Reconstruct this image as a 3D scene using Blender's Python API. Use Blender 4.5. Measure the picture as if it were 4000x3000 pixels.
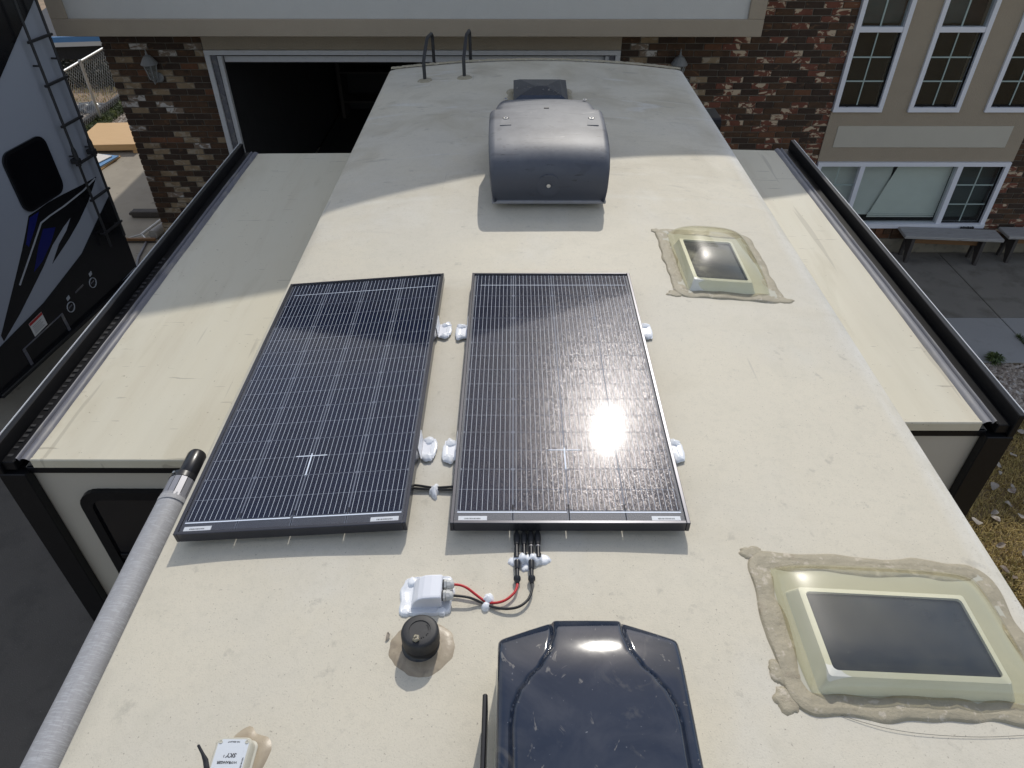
import bpy, bmesh, math, random
from mathutils import Vector, Matrix, noise as mnoise
rnd = random.Random(7)
PI = math.pi
for o in list(bpy.data.objects):
    bpy.data.objects.remove(o)
scene = bpy.context.scene
C = scene.collection

# ---------------------------------------------------------------- camera, sky, sun, exposure
cam_d = bpy.data.cameras.new('camera')
cam_d.sensor_width = 36.0
cam_d.lens = 36.0 * 2780 / 4000
cam_d.clip_start = 0.02
cam_d.clip_end = 500
cam = bpy.data.objects.new('camera', cam_d)
cam.location = (0, 0, 4.85)
cam.rotation_euler = (math.radians(90 - 38.95), 0, math.radians(0.17))
C.objects.link(cam)
scene.camera = cam

SUN_EL, SUN_AZ = 42.3, 10.0
world = bpy.data.worlds.new('World')
scene.world = world
world.use_nodes = True
wn = world.node_tree
wn.nodes.clear()
sky = wn.nodes.new('ShaderNodeTexSky')
sky.sky_type = 'NISHITA'
sky.sun_disc = False
sky.sun_elevation = math.radians(SUN_EL)
sky.sun_rotation = math.radians(SUN_AZ)
sky.air_density = 1.0
sky.dust_density = 1.2
sky.ozone_density = 1.0
bg = wn.nodes.new('ShaderNodeBackground')
bg.inputs['Strength'].default_value = 0.15
wo = wn.nodes.new('ShaderNodeOutputWorld')
# scattered fair-weather cloud over the whole sky
tc = wn.nodes.new('ShaderNodeTexCoord')
sp = wn.nodes.new('ShaderNodeSeparateXYZ')
wn.links.new(tc.outputs['Generated'], sp.inputs[0])
zc = wn.nodes.new('ShaderNodeMath'); zc.operation = 'MAXIMUM'; zc.inputs[1].default_value = 0.0
wn.links.new(sp.outputs[2], zc.inputs[0])
za = wn.nodes.new('ShaderNodeMath'); za.operation = 'ADD'; za.inputs[1].default_value = 0.25
wn.links.new(zc.outputs[0], za.inputs[0])
dv = wn.nodes.new('ShaderNodeVectorMath'); dv.operation = 'DIVIDE'
wn.links.new(tc.outputs['Generated'], dv.inputs[0]); wn.links.new(za.outputs[0], dv.inputs[1])
cn = wn.nodes.new('ShaderNodeTexNoise')
cn.inputs['Scale'].default_value = 1.6; cn.inputs['Detail'].default_value = 8.0; cn.inputs['Roughness'].default_value = 0.58; cn.inputs['Distortion'].default_value = 0.4
wn.links.new(dv.outputs[0], cn.inputs['Vector'])
cr = wn.nodes.new('ShaderNodeMapRange')
cr.inputs[1].default_value = 0.44; cr.inputs[2].default_value = 0.66; cr.inputs[4].default_value = 0.85
wn.links.new(cn.outputs[0], cr.inputs[0])
cm = wn.nodes.new('ShaderNodeMix'); cm.data_type = 'RGBA'
cm.inputs[7].default_value = (8.0, 7.7, 7.2, 1)
wn.links.new(cr.outputs[0], cm.inputs[0]); wn.links.new(sky.outputs[0], cm.inputs[6])
wn.links.new(cm.outputs[2], bg.inputs[0])
wn.links.new(bg.outputs[0], wo.inputs[0])

sd = bpy.data.lights.new('sun', 'SUN')
sd.energy = 2.45
sd.angle = math.radians(0.53)
sd.color = (1.0, 0.955, 0.87)
sun = bpy.data.objects.new('sun', sd)
e, a = math.radians(SUN_EL), math.radians(SUN_AZ)
sdir = Vector((math.sin(a) * math.cos(e), math.cos(a) * math.cos(e), math.sin(e)))
sun.rotation_euler = sdir.to_track_quat('Z', 'Y').to_euler()
sun.location = (0, 0, 20)
C.objects.link(sun)

vs = scene.view_settings
vs.view_transform = 'Standard'
vs.look = 'None'
vs.exposure = 0.0
vs.gamma = 1.0
vs.use_curve_mapping = False
scene.cycles.use_denoising = True
scene.cycles.sample_clamp_indirect = 4.0

# ---------------------------------------------------------------- materials
def node(nt, typ, props=None, **inp):
    n = nt.nodes.new('ShaderNode' + typ)
    for k, v in (props or {}).items():
        setattr(n, k, v)
    for k, v in inp.items():
        key = int(k[1:]) if k[0] == '_' and k[1:].isdigit() else k.replace('_', ' ')
        s = n.inputs[key]
        if hasattr(v, 'is_output'):
            nt.links.new(v, s)
        else:
            s.default_value = v
    return n

def c4(c):
    return (c[0], c[1], c[2], 1.0)

def tint(c, k):
    return tuple(min(1, max(0, x * k)) for x in c)

class Mat:
    """Principled material built up from world-position noises."""
    def __init__(s, name, col, rough=0.6, metal=0.0, var=0.12, scale=6.0, spec=0.5, coat=0.0, bump=0.0, bscale=80.0, stretch=None, shift=False):
        s.m = bpy.data.materials.new(name)
        s.m.use_nodes = True
        s.nt = s.m.node_tree
        s.b = s.nt.nodes['Principled BSDF']
        g = node(s.nt, 'NewGeometry')
        s.pos = g.outputs['Position']
        if shift:      # every brick samples the noise somewhere else
            oi = node(s.nt, 'ObjectInfo')
            s.pos = node(s.nt, 'VectorMath', {'operation': 'MULTIPLY_ADD'}, _0=oi.outputs['Random'], _1=(37.0, 11.0, 53.0), _2=s.pos).outputs[0]
        n = s.noise(scale, 5, 0.6, stretch)
        s.col = s.mix(n, tint(col, 1 - var), tint(col, 1 + var))
        s.b.inputs['Roughness'].default_value = rough
        s.b.inputs['Metallic'].default_value = metal
        s.b.inputs['Specular IOR Level'].default_value = spec
        s.b.inputs['Coat Weight'].default_value = coat
        s.b.inputs['Coat Roughness'].default_value = 0.05
        if bump:
            s.bump(bump, bscale)
    def vec(s, stretch=None, rot=None):
        if stretch is None and rot is None:
            return s.pos
        mp = node(s.nt, 'Mapping', Vector=s.pos)
        if stretch:
            mp.inputs['Scale'].default_value = stretch
        if rot:
            mp.inputs['Rotation'].default_value = rot
        return mp.outputs[0]
    def noise(s, scale, detail=4, rough=0.55, stretch=None, rot=None, dist=0.0):
        return node(s.nt, 'TexNoise', Vector=s.vec(stretch, rot), Scale=scale, Detail=detail, Roughness=rough, Distortion=dist).outputs[0]
    def ramp(s, fac, lo, hi):
        return node(s.nt, 'MapRange', _0=fac, _1=lo, _2=hi).outputs[0]
    def mul(s, f, k):
        return node(s.nt, 'Math', {'operation': 'MULTIPLY'}, _0=f, _1=k).outputs[0]
    def mix(s, fac, a, b):
        n = node(s.nt, 'Mix', {'data_type': 'RGBA'})
        for key, v in ((0, fac), (6, a), (7, b)):
            if hasattr(v, 'is_output'):
                s.nt.links.new(v, n.inputs[key])
            else:
                n.inputs[key].default_value = v if key == 0 else c4(v)
        return n.outputs[2]
    def stain(s, col, scale, lo, hi, k=1.0, stretch=None, rot=None, detail=5, dist=0.0, mask=None):
        f = s.mul(s.ramp(s.noise(scale, detail, 0.6, stretch, rot, dist), lo, hi), k)
        if mask is not None:
            f = s.mul(f, mask)
        s.col = s.mix(f, s.col, col)
        return s
    def axis(s, i, lo, hi):
        sep = node(s.nt, 'SeparateXYZ', _0=s.pos)
        return s.ramp(sep.outputs[i], lo, hi)
    def bump(s, strength, scale, stretch=None, dist=0.002, detail=4):
        n = s.noise(scale, detail, 0.6, stretch)
        b = node(s.nt, 'Bump', Strength=strength, Distance=dist, Height=n)
        if s.b.inputs['Normal'].is_linked:
            s.nt.links.new(s.b.inputs['Normal'].links[0].from_socket, b.inputs['Normal'])
        s.nt.links.new(b.outputs[0], s.b.inputs['Normal'])
        return s
    def rough_noise(s, scale, lo, hi, stretch=None):
        f = node(s.nt, 'MapRange', _0=s.noise(scale, 5, 0.6, stretch), _1=0.3, _2=0.7, _3=lo, _4=hi)
        s.nt.links.new(f.outputs[0], s.b.inputs['Roughness'])
        return s
    def done(s):
        s.nt.links.new(s.col, s.b.inputs['Base Color'])
        return s.m

def simple(name, col, rough=0.6, **k):
    return Mat(name, col, rough, **k).done()

MT = {}
# roof membrane: cream rubber with mottling, chalky patches, grime towards the far end, scuffs
m = Mat('roof_membrane', (0.60, 0.552, 0.445), 0.62, var=0.05, scale=2.2, spec=0.35)
m.stain((0.52, 0.50, 0.45), 0.9, 0.45, 0.75, 0.6)
m.stain((0.62, 0.61, 0.57), 1.6, 0.55, 0.75, 0.5, stretch=(1, 0.6, 1))
far = m.axis(1, 2.8, 4.6)
m.stain((0.44, 0.39, 0.29), 2.0, 0.46, 0.66, 0.75, dist=0.6, mask=far)
m.stain((0.66, 0.65, 0.62), 3.2, 0.60, 0.68, 0.55, stretch=(0.35, 1.6, 1), dist=1.0, mask=far)
m.stain((0.28, 0.26, 0.22), 7.0, 0.60, 0.70, 0.5, stretch=(0.5, 1.5, 1), dist=1.5, mask=far)
m.stain((0.33, 0.31, 0.26), 14.0, 0.64, 0.72, 0.45)
for y_ in (3.62, 3.95):
    ba = m.mul(m.axis(1, y_ - 0.035, y_), m.axis(1, y_ + 0.045, y_ + 0.01))
    m.stain((0.64, 0.62, 0.55), 4.0, 0.45, 0.65, 0.4, mask=ba)
m.stain((0.68, 0.67, 0.63), 6.0, 0.3, 0.6, 0.7, stretch=(2, 0.3, 1), mask=m.axis(0, 1.31, 1.385))
m.stain((0.22, 0.19, 0.15), 90.0, 0.76, 0.78, 0.55, detail=2)
m.stain((0.36, 0.335, 0.27), 230.0, 0.55, 0.72, 0.4, detail=3)
m.stain((0.47, 0.44, 0.36), 38.0, 0.52, 0.72, 0.3, detail=4)
m.stain((0.24, 0.21, 0.17), 140.0, 0.73, 0.75, 0.6, detail=1)
m.stain((0.47, 0.425, 0.325), 2.4, 0.55, 0.75, 0.35, stretch=(0.6, 1.3, 1), dist=0.9)
m.stain((0.50, 0.47, 0.38), 7.0, 0.52, 0.72, 0.3, dist=1.0)
m.stain((0.36, 0.34, 0.30), 5.0, 0.72, 0.745, 0.4, stretch=(4.0, 0.3, 1), rot=(0, 0, 0.5), detail=2)
m.bump(0.35, 260, dist=0.0015)
m.bump(0.25, 22, dist=0.004)
MT['membrane'] = m.done()

m = Mat('slide_membrane', (0.585, 0.54, 0.42), 0.55, var=0.05, scale=2.0, spec=0.35)
m.stain((0.60, 0.565, 0.455), 1.4, 0.45, 0.65, 0.6, stretch=(2.2, 0.5, 1))
m.stain((0.44, 0.39, 0.27), 2.4, 0.56, 0.74, 0.45, stretch=(3.0, 0.45, 1), dist=0.4)
m.stain((0.46, 0.39, 0.28), 1.7, 0.60, 0.75, 0.35, stretch=(4, 0.35, 1))
m.stain((0.22, 0.18, 0.12), 52.0, 0.71, 0.735, 0.6, detail=2)
m.stain((0.28, 0.25, 0.20), 9.0, 0.69, 0.71, 0.55, stretch=(0.5, 5.0, 1), detail=2)
m.stain((0.42, 0.37, 0.27), 1.0, 0.50, 0.75, 0.3, stretch=(3.0, 0.5, 1), rot=(0, 0, 0.15), detail=5, dist=0.8)
m.stain((0.30, 0.27, 0.21), 3.0, 0.66, 0.68, 0.4, stretch=(5.0, 0.25, 1), rot=(0, 0, 0.35), detail=2)
m.stain((0.40, 0.34, 0.22), 5.0, 0.5, 0.7, 0.5, stretch=(1, 0.5, 1), mask=m.axis(0, -1.72, -1.88))
m.bump(0.3, 90, dist=0.001)
MT['slide_membrane'] = m.done()

MT['wall_cream'] = Mat('trailer_wall', (0.47, 0.44, 0.38), 0.45, var=0.04, scale=1.5).stain((0.36, 0.33, 0.27), 3, 0.5, 0.8, 0.4).done()
m = Mat('black_trim', (0.007, 0.007, 0.008), 0.38, var=0.3, scale=12, spec=0.22)
m.stain((0.035, 0.035, 0.035), 20, 0.58, 0.8, 0.35, stretch=(3, 0.4, 3))
MT['black_trim'] = m.done()
m = Mat('rubber_grey', (0.13, 0.13, 0.15), 0.5, var=0.25, scale=6, stretch=(3, 0.4, 3))
m.stain((0.36, 0.33, 0.27), 9, 0.52, 0.72, 0.55, stretch=(2, 0.5, 2))
m.stain((0.03, 0.03, 0.035), 7, 0.55, 0.7, 0.7, stretch=(3, 0.5, 3))
MT['rubber_grey'] = m.done()
MT['alu'] = Mat('aluminium_strip', (0.27, 0.27, 0.295), 0.42, metal=0.25, var=0.2, scale=8, stretch=(4, 0.4, 4)).stain((0.25, 0.23, 0.2), 14, 0.5, 0.75, 0.5).done()
MT['bright_edge'] = simple('bright_edge_strip', (0.62, 0.63, 0.64), 0.4, metal=0.3)
m = Mat('lap_sealant_tan', (0.335, 0.295, 0.21), 0.6, var=0.16, scale=14)
m.stain((0.52, 0.46, 0.37), 38, 0.58, 0.66, 0.7)
m.stain((0.22, 0.17, 0.12), 22, 0.58, 0.75, 0.6)
m.bump(0.7, 60, dist=0.004)
m.bump(0.4, 200, dist=0.002)
MT['tan_seal'] = m.done()
m = Mat('old_sealant_brown', (0.33, 0.27, 0.19), 0.38, var=0.2, scale=10)
m.stain((0.47, 0.40, 0.29), 9, 0.45, 0.7, 0.6, dist=1.5)
m.stain((0.13, 0.10, 0.075), 16, 0.52, 0.72, 0.6, dist=1.0)
m.stain((0.06, 0.05, 0.05), 120, 0.68, 0.72, 0.7)
m.bump(0.5, 40, dist=0.002)
MT['old_seal'] = m.done()
MT['white_seal'] = Mat('white_sealant', (0.78, 0.80, 0.83), 0.25, var=0.03, scale=20, spec=0.6).bump(0.3, 70, dist=0.002).done()
MT['white_plastic'] = Mat('white_plastic', (0.74, 0.75, 0.79), 0.38, var=0.02, scale=20).done()
MT['grey_plastic'] = simple('light_grey_plastic', (0.55, 0.55, 0.53), 0.4, var=0.05)
MT['black_plastic'] = simple('black_plastic', (0.012, 0.012, 0.014), 0.28, var=0.3, scale=30)
MT['black_matte'] = Mat('black_rubber_matte', (0.018, 0.018, 0.020), 0.55, var=0.15, scale=25).stain((0.06, 0.06, 0.06), 60, 0.5, 0.8, 0.4).done()
MT['red_cable'] = simple('red_cable', (0.52, 0.025, 0.028), 0.38, var=0.08)
MT['black_cable'] = simple('black_cable', (0.015, 0.015, 0.016), 0.38, var=0.2)
MT['steel'] = simple('bolt_steel', (0.6, 0.6, 0.6), 0.3, metal=0.9)
# solar
m = Mat('solar_frame', (0.075, 0.075, 0.085), 0.27, metal=0.8, var=0.15, scale=15)
MT['frame'] = m.done()
m = Mat('solar_cell', (0.005, 0.009, 0.026), 0.42, var=0.35, scale=9, spec=0.10)
m.b.inputs['Specular Tint'].default_value = (1.0, 0.86, 0.78, 1)
vor = node(m.nt, 'TexVoronoi', {'feature': 'F1'}, Vector=m.pos, Scale=520.0)
sepc = node(m.nt, 'VectorMath', {'operation': 'SUBTRACT'}, _0=vor.outputs['Color'], _1=(0.5, 0.5, 0.5))
sc = node(m.nt, 'VectorMath', {'operation': 'SCALE'}, _0=sepc.outputs[0], Scale=0.10)
g2 = node(m.nt, 'NewGeometry')
ad = node(m.nt, 'VectorMath', {'operation': 'ADD'}, _0=sc.outputs[0], _1=g2.outputs['Normal'])
nm = node(m.nt, 'VectorMath', {'operation': 'NORMALIZE'}, _0=ad.outputs[0])
m.nt.links.new(nm.outputs[0], m.b.inputs['Normal'])
m.b.inputs['Roughness'].default_value = 0.20
MT['cell'] = m.done()
MT['backsheet'] = simple('panel_backsheet', (0.15, 0.165, 0.20), 0.6, var=0.1)
MT['margin'] = simple('panel_margin', (0.035, 0.038, 0.05), 0.5, var=0.1)
MT['busbar'] = simple('cell_busbar', (0.82, 0.86, 0.90), 0.5, metal=0.0, var=0.05)
def glass_mat(name, tintc=(1, 1, 1), rough=0.03, ior=1.45, diffuse=None, dfac=0.0, dust=0.0, bump=0.0, bscale=300, haze=0.0):
    mm = bpy.data.materials.new(name)
    mm.use_nodes = True
    nt = mm.node_tree
    nt.nodes.clear()
    out = nt.nodes.new('ShaderNodeOutputMaterial')
    tr = node(nt, 'BsdfTransparent', Color=c4(tintc))
    gl = node(nt, 'BsdfGlossy', Roughness=rough)
    f0 = ((ior - 1) / (ior + 1)) ** 2
    lw_ = node(nt, 'LayerWeight', Blend=0.5)
    pw = node(nt, 'Math', {'operation': 'POWER'}, _0=lw_.outputs['Facing'], _1=5.0)
    fr = node(nt, 'MapRange', _0=pw.outputs[0], _1=0.0, _2=1.0, _3=f0, _4=1.0)
    geo = node(nt, 'NewGeometry')
    mx = node(nt, 'MixShader', _0=fr.outputs[0], _1=tr.outputs[0], _2=gl.outputs[0])
    if bump:
        nz = node(nt, 'TexNoise', Vector=geo.outputs['Position'], Scale=bscale, Detail=2.0)
        bp = node(nt, 'Bump', Strength=bump, Distance=0.001, Height=nz.outputs[0])
        nt.links.new(bp.outputs[0], gl.inputs['Normal'])
    res = mx.outputs[0]
    if haze:
        hz = node(nt, 'BsdfGlossy', Roughness=0.34)
        res = node(nt, 'MixShader', _0=haze, _1=res, _2=hz.outputs[0]).outputs[0]
    if diffuse:
        df = node(nt, 'BsdfDiffuse', Color=c4(diffuse))
        if dust:
            nz = node(nt, 'TexNoise', Vector=geo.outputs['Position'], Scale=dust, Detail=5.0, Roughness=0.65)
            rm = node(nt, 'MapRange', _0=nz.outputs[0], _1=0.35, _2=0.75, _3=dfac * 0.5, _4=dfac * 1.7)
            m2 = node(nt, 'MixShader', _0=rm.outputs[0], _1=res, _2=df.outputs[0])
        else:
            m2 = node(nt, 'MixShader', _0=dfac, _1=res, _2=df.outputs[0])
        res = m2.outputs[0]
    nt.links.new(res, out.inputs[0])
    return mm
MT['panel_glass'] = glass_mat('panel_glass', (0.97, 0.98, 1.0), 0.050, 1.24, (0.5, 0.5, 0.52), 0.0025, 6.0)
MT['dome'] = glass_mat('yellowed_acrylic', (0.98, 0.97, 0.86), 0.05, 1.45, (0.70, 0.675, 0.48), 0.035, 9.0, haze=0.055)
MT['pane'] = glass_mat('window_pane', (0.90, 0.92, 0.91), 0.02, 1.5, (0.3, 0.32, 0.3), 0.015, 3.0)
m = Mat('smoked_vent_lens', (0.010, 0.013, 0.024), 0.14, var=0.3, scale=7, spec=0.3)
m.stain((0.30, 0.30, 0.30), 130, 0.78, 0.80, 0.6, detail=2)
m.stain((0.05, 0.055, 0.07), 5, 0.5, 0.8, 0.3, dist=1.2)
m.rough_noise(9, 0.08, 0.26)
MT['skylight_pane'] = m.done()
m = Mat('smoked_fan_lid', (0.012, 0.019, 0.036), 0.12, var=0.3, scale=4, spec=0.6, coat=0.15)
m.stain((0.045, 0.05, 0.065), 3.5, 0.42, 0.7, 0.7, dist=2.5)
m.stain((0.17, 0.16, 0.14), 9, 0.60, 0.80, 0.45, dist=1.5)
m.stain((0.30, 0.28, 0.25), 16, 0.66, 0.70, 0.45, stretch=(1, 0.7, 1), dist=2.5, detail=3)
m.stain((0.28, 0.29, 0.31), 90, 0.72, 0.76, 0.5, detail=2)
m.rough_noise(5, 0.05, 0.13)
m.bump(0.10, 5, dist=0.003)
MT['fan_lid'] = m.done()
MT['cream_plastic'] = Mat('cream_vent_base', (0.60, 0.58, 0.50), 0.45, var=0.05, scale=10).stain((0.4, 0.36, 0.27), 12, 0.5, 0.75, 0.5).done()
MT['flange'] = Mat('skylight_flange', (0.42, 0.405, 0.33), 0.6, var=0.10, scale=9).done()
MT['garnish'] = Mat('skylight_inner_frame', (0.66, 0.65, 0.585), 0.45, var=0.04, scale=6).stain((0.58, 0.56, 0.42), 5, 0.45, 0.7, 0.5).done()
m = Mat('faded_shroud', (0.055, 0.060, 0.078), 0.5, var=0.15, scale=3, spec=0.45)
up = node(m.nt, 'SeparateXYZ', _0=m.pos)
m.stain((0.17, 0.175, 0.19), 2.5, 0.30, 0.55, 0.9, mask=m.axis(2, 3.42, 3.535))
m.stain((0.42, 0.40, 0.38), 10, 0.66, 0.73, 0.7, stretch=(0.5, 1.3, 1), dist=1.2, mask=m.axis(2, 3.5, 3.54))
m.stain((0.03, 0.03, 0.038), 7, 0.62, 0.655, 0.25, stretch=(0.5, 1.6, 1.6), dist=1.8, detail=2)
m.stain((0.012, 0.012, 0.014), 30, 0.70, 0.73, 0.6, stretch=(0.4, 2, 2), rot=(0, 0.7, 0.6), detail=2)
m.bump(0.15, 20, dist=0.003)
MT['shroud'] = m.done()
MT['shroud_base'] = simple('grey_ac_base', (0.16, 0.16, 0.17), 0.5, var=0.1)
m = Mat('awning_fabric', (0.31, 0.31, 0.32), 0.6, var=0.12, scale=30, stretch=(6, 0.25, 6))
m.stain((0.45, 0.46, 0.48), 70, 0.5, 0.62, 0.6, stretch=(0.6, 5.0, 0.6))
m.stain((0.20, 0.20, 0.21), 100, 0.56, 0.68, 0.35, stretch=(4.0, 0.4, 4.0))
m.bump(0.5, 400, dist=0.001)
MT['awning'] = m.done()
# house
MT['mortar'] = Mat('mortar', (0.13, 0.115, 0.092), 0.9, var=0.2, scale=12, bump=0.4, bscale=120).done()
def brickmat(name, base, splash=None, k=0.8, lo=0.52, hi=0.58, sc=16, dark=(0.03, 0.022, 0.016)):
    b = Mat(name, base, 0.85, var=0.35, scale=11, spec=0.25, shift=True)
    b.stain(dark, 9, 0.55, 0.72, 0.6)
    if splash:
        b.stain(splash, sc, lo, hi, k, stretch=(0.6, 1, 1.0), rot=(0, 0.7, 0), dist=0.8, detail=3)
    b.bump(0.6, 70, dist=0.004)
    return b.done()
BR = [brickmat('brick_dark', (0.050, 0.033, 0.024), (0.16, 0.09, 0.05), 0.5, 0.62, 0.68),
      brickmat('brick_umber', (0.078, 0.045, 0.027), (0.18, 0.09, 0.045), 0.6, 0.60, 0.66),
      brickmat('brick_tan', (0.25, 0.185, 0.115), (0.36, 0.32, 0.26), 0.6, dark=(0.12, 0.08, 0.05)),
      brickmat('brick_rust', (0.14, 0.065, 0.036), (0.34, 0.26, 0.18), 0.5, 0.66, 0.71),
      brickmat('brick_splash', (0.15, 0.058, 0.038), (0.50, 0.40, 0.28), 0.92, 0.53, 0.57, 13),
      brickmat('brick_whitewash', (0.20, 0.15, 0.11), (0.52, 0.50, 0.47), 0.9, 0.48, 0.58)]
m = Mat('stucco_taupe', (0.345, 0.29, 0.22), 0.9, var=0.08, scale=4, spec=0.2)
m.bump(0.9, 60, dist=0.006)
MT['stucco'] = m.done()
m = Mat('stucco_pale', (0.53, 0.52, 0.49), 0.9, var=0.05, scale=5, spec=0.2)
m.bump(0.9, 75, dist=0.005)
MT['stucco_pale'] = m.done()
MT['stucco_cream'] = Mat('stucco_cream', (0.49, 0.46, 0.39), 0.9, var=0.05, scale=5, spec=0.2).bump(0.7, 75, dist=0.004).done()
MT['vinyl'] = Mat('white_vinyl', (0.72, 0.73, 0.78), 0.4, var=0.04, scale=6).stain((0.5, 0.48, 0.44), 12, 0.6, 0.8, 0.4).done()
MT['muntin'] = simple('pale_green_muntin', (0.34, 0.42, 0.40), 0.5, var=0.05)
MT['trim_paint'] = Mat('weathered_white_trim', (0.56, 0.56, 0.57), 0.55, var=0.08, scale=14).stain((0.32, 0.29, 0.25), 30, 0.58, 0.75, 0.6).done()
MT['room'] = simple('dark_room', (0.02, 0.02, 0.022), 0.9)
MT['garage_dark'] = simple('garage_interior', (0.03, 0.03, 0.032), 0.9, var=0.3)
MT['blind'] = Mat('window_blind', (0.74, 0.76, 0.72), 0.7, var=0.1, scale=3).done()
MT['shingle'] = Mat('roof_shingles', (0.10, 0.09, 0.085), 0.9, var=0.3, scale=25).done()
MT['concrete_old'] = Mat('old_concrete', (0.20, 0.185, 0.16), 0.9, var=0.15, scale=2.5, spec=0.2).stain((0.08, 0.07, 0.055), 4, 0.5, 0.75, 0.6).stain((0.24, 0.21, 0.17), 60, 0.6, 0.7, 0.4).bump(0.6, 90, dist=0.004).done()
MT['concrete_new'] = Mat('pale_concrete', (0.30, 0.295, 0.285), 0.88, var=0.08, scale=3, spec=0.2).stain((0.2, 0.19, 0.17), 6, 0.55, 0.75, 0.4).bump(0.4, 120, dist=0.003).done()
MT['concrete_drive'] = Mat('driveway_concrete', (0.33, 0.295, 0.24), 0.9, var=0.1, scale=1.6, spec=0.2).stain((0.20, 0.175, 0.14), 1.3, 0.5, 0.72, 0.5).stain((0.09, 0.08, 0.07), 5, 0.63, 0.72, 0.5).bump(0.5, 90, dist=0.003).done()
MT['concrete_shaded'] = Mat('shaded_driveway', (0.125, 0.113, 0.098), 0.92, var=0.18, scale=2.0, spec=0.2).stain((0.06, 0.058, 0.055), 3, 0.5, 0.7, 0.5).stain((0.22, 0.21, 0.2), 70, 0.62, 0.7, 0.5).bump(0.7, 110, dist=0.004).done()  # driveway concrete with the shade between the trailers put into its base colour
MT['foundation'] = Mat('foundation_concrete', (0.23, 0.20, 0.15), 0.9, var=0.15, scale=9, bump=0.5, bscale=60).stain((0.07, 0.06, 0.05), 8, 0.5, 0.7, 0.6).done()
MT['dirt'] = Mat('dirt', (0.27, 0.19, 0.125), 0.95, var=0.3, scale=3, bump=0.8, bscale=20).stain((0.10, 0.11, 0.05), 2.2, 0.5, 0.65, 0.6).done()
MT['grass_soil'] = Mat('lawn_soil', (0.17, 0.12, 0.055), 0.95, var=0.3, scale=12).done()
m = Mat('dry_grass', (0.46, 0.35, 0.13), 0.8, var=0.35, scale=14, spec=0.2)
m.stain((0.12, 0.14, 0.045), 3.0, 0.50, 0.64, 0.8)
m.stain((0.50, 0.38, 0.18), 40, 0.5, 0.65, 0.7)
MT['grass'] = m.done()
MT['leaf'] = Mat('dry_leaf', (0.32, 0.28, 0.23), 0.7, var=0.5, scale=5).stain((0.13, 0.075, 0.045), 7, 0.5, 0.6, 0.7).done()
MT['pebble'] = Mat('pebbles', (0.34, 0.29, 0.24), 0.85, var=0.2, scale=2).stain((0.17, 0.13, 0.10), 16, 0.48, 0.56, 0.8).stain((0.55, 0.52, 0.48), 19, 0.55, 0.62, 0.8).done()
MT['wood_grey'] = Mat('weathered_grey_wood', (0.33, 0.32, 0.31), 0.85, var=0.25, scale=8, stretch=(0.5, 8, 8)).stain((0.07, 0.065, 0.06), 10, 0.55, 0.7, 0.6, stretch=(0.6, 9, 9)).bump(0.5, 40, stretch=(0.5, 8, 8)).done()
MT['wood_brown'] = Mat('brown_wood', (0.20, 0.105, 0.045), 0.8, var=0.25, scale=8, stretch=(0.5, 8, 8)).done()
MT['wood_dark'] = Mat('dark_wet_wood', (0.06, 0.052, 0.048), 0.8, var=0.3, scale=9, stretch=(5, 5, 0.6)).done()
MT['plywood'] = Mat('fresh_plywood', (0.58, 0.37, 0.17), 0.6, var=0.08, scale=5, stretch=(0.5, 6, 6)).stain((0.48, 0.27, 0.11), 7, 0.5, 0.7, 0.4, stretch=(0.4, 6, 6), dist=0.5).done()
MT['sheet_white'] = Mat('white_board', (0.66, 0.62, 0.57), 0.6, var=0.05, scale=4).done()
MT['galv'] = simple('galvanised_wire', (0.48, 0.49, 0.49), 0.4, metal=0.6, var=0.15)
MT['tarp'] = Mat('black_plastic_sheet', (0.03, 0.032, 0.036), 0.3, var=0.3, scale=5).done()
MT['shrub'] = Mat('shrub_leaves', (0.05, 0.075, 0.02), 0.7, var=0.4, scale=5).stain((0.15, 0.18, 0.03), 6, 0.5, 0.62, 0.8).done()
MT['shadow_foliage'] = Mat('shadow_leaves', (0.018, 0.022, 0.010), 0.8, var=0.4, scale=4).stain((0.05, 0.035, 0.02), 9, 0.5, 0.6, 0.6).done()  # near-black leaf colour imitating shadowed ground
MT['nb_white'] = Mat('trailer_gelcoat', (0.36, 0.385, 0.44), 0.30, var=0.03, scale=1.2, coat=0.2).done()
MT['nb_black'] = Mat('trailer_black_gelcoat', (0.010, 0.010, 0.012), 0.22, var=0.3, scale=3).done()
MT['nb_blue'] = simple('blue_decal', (0.009, 0.013, 0.13), 0.25, var=0.25, scale=4)
MT['nb_silver'] = simple('silver_decal', (0.42, 0.44, 0.47), 0.3, var=0.08)
MT['dark_glass'] = simple('tinted_window', (0.006, 0.006, 0.008), 0.10, var=0.3)
MT['print'] = simple('dark_print', (0.055, 0.058, 0.065), 0.6)
MT['label_white'] = simple('label_white', (0.68, 0.68, 0.66), 0.5, var=0.03)
MT['label_red'] = simple('label_red', (0.45, 0.03, 0.03), 0.5)
MT['blue_board'] = simple('blue_board', (0.10, 0.24, 0.45), 0.6, var=0.1)
MT['green_plastic'] = simple('green_plastic', (0.03, 0.50, 0.02), 0.4)
MT['asphalt_roll'] = Mat('dark_shed_roofing', (0.055, 0.058, 0.065), 0.85, var=0.2, scale=5).done()
MT['lantern_metal'] = simple('weathered_lantern', (0.22, 0.225, 0.225), 0.55, var=0.25, scale=30)
MT['lantern_glass'] = glass_mat('lantern_glass', (0.7, 0.72, 0.7), 0.15, 1.45, (0.3, 0.3, 0.28), 0.35, 30)
MT['yellow'] = simple('yellow_handle', (0.45, 0.28, 0.03), 0.5)
MT['wifi_label'] = simple('silver_label', (0.62, 0.65, 0.68), 0.35, var=0.03)
MT['wifi_box'] = Mat('aged_cream_plastic', (0.52, 0.50, 0.42), 0.4, var=0.08, scale=20).done()
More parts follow.
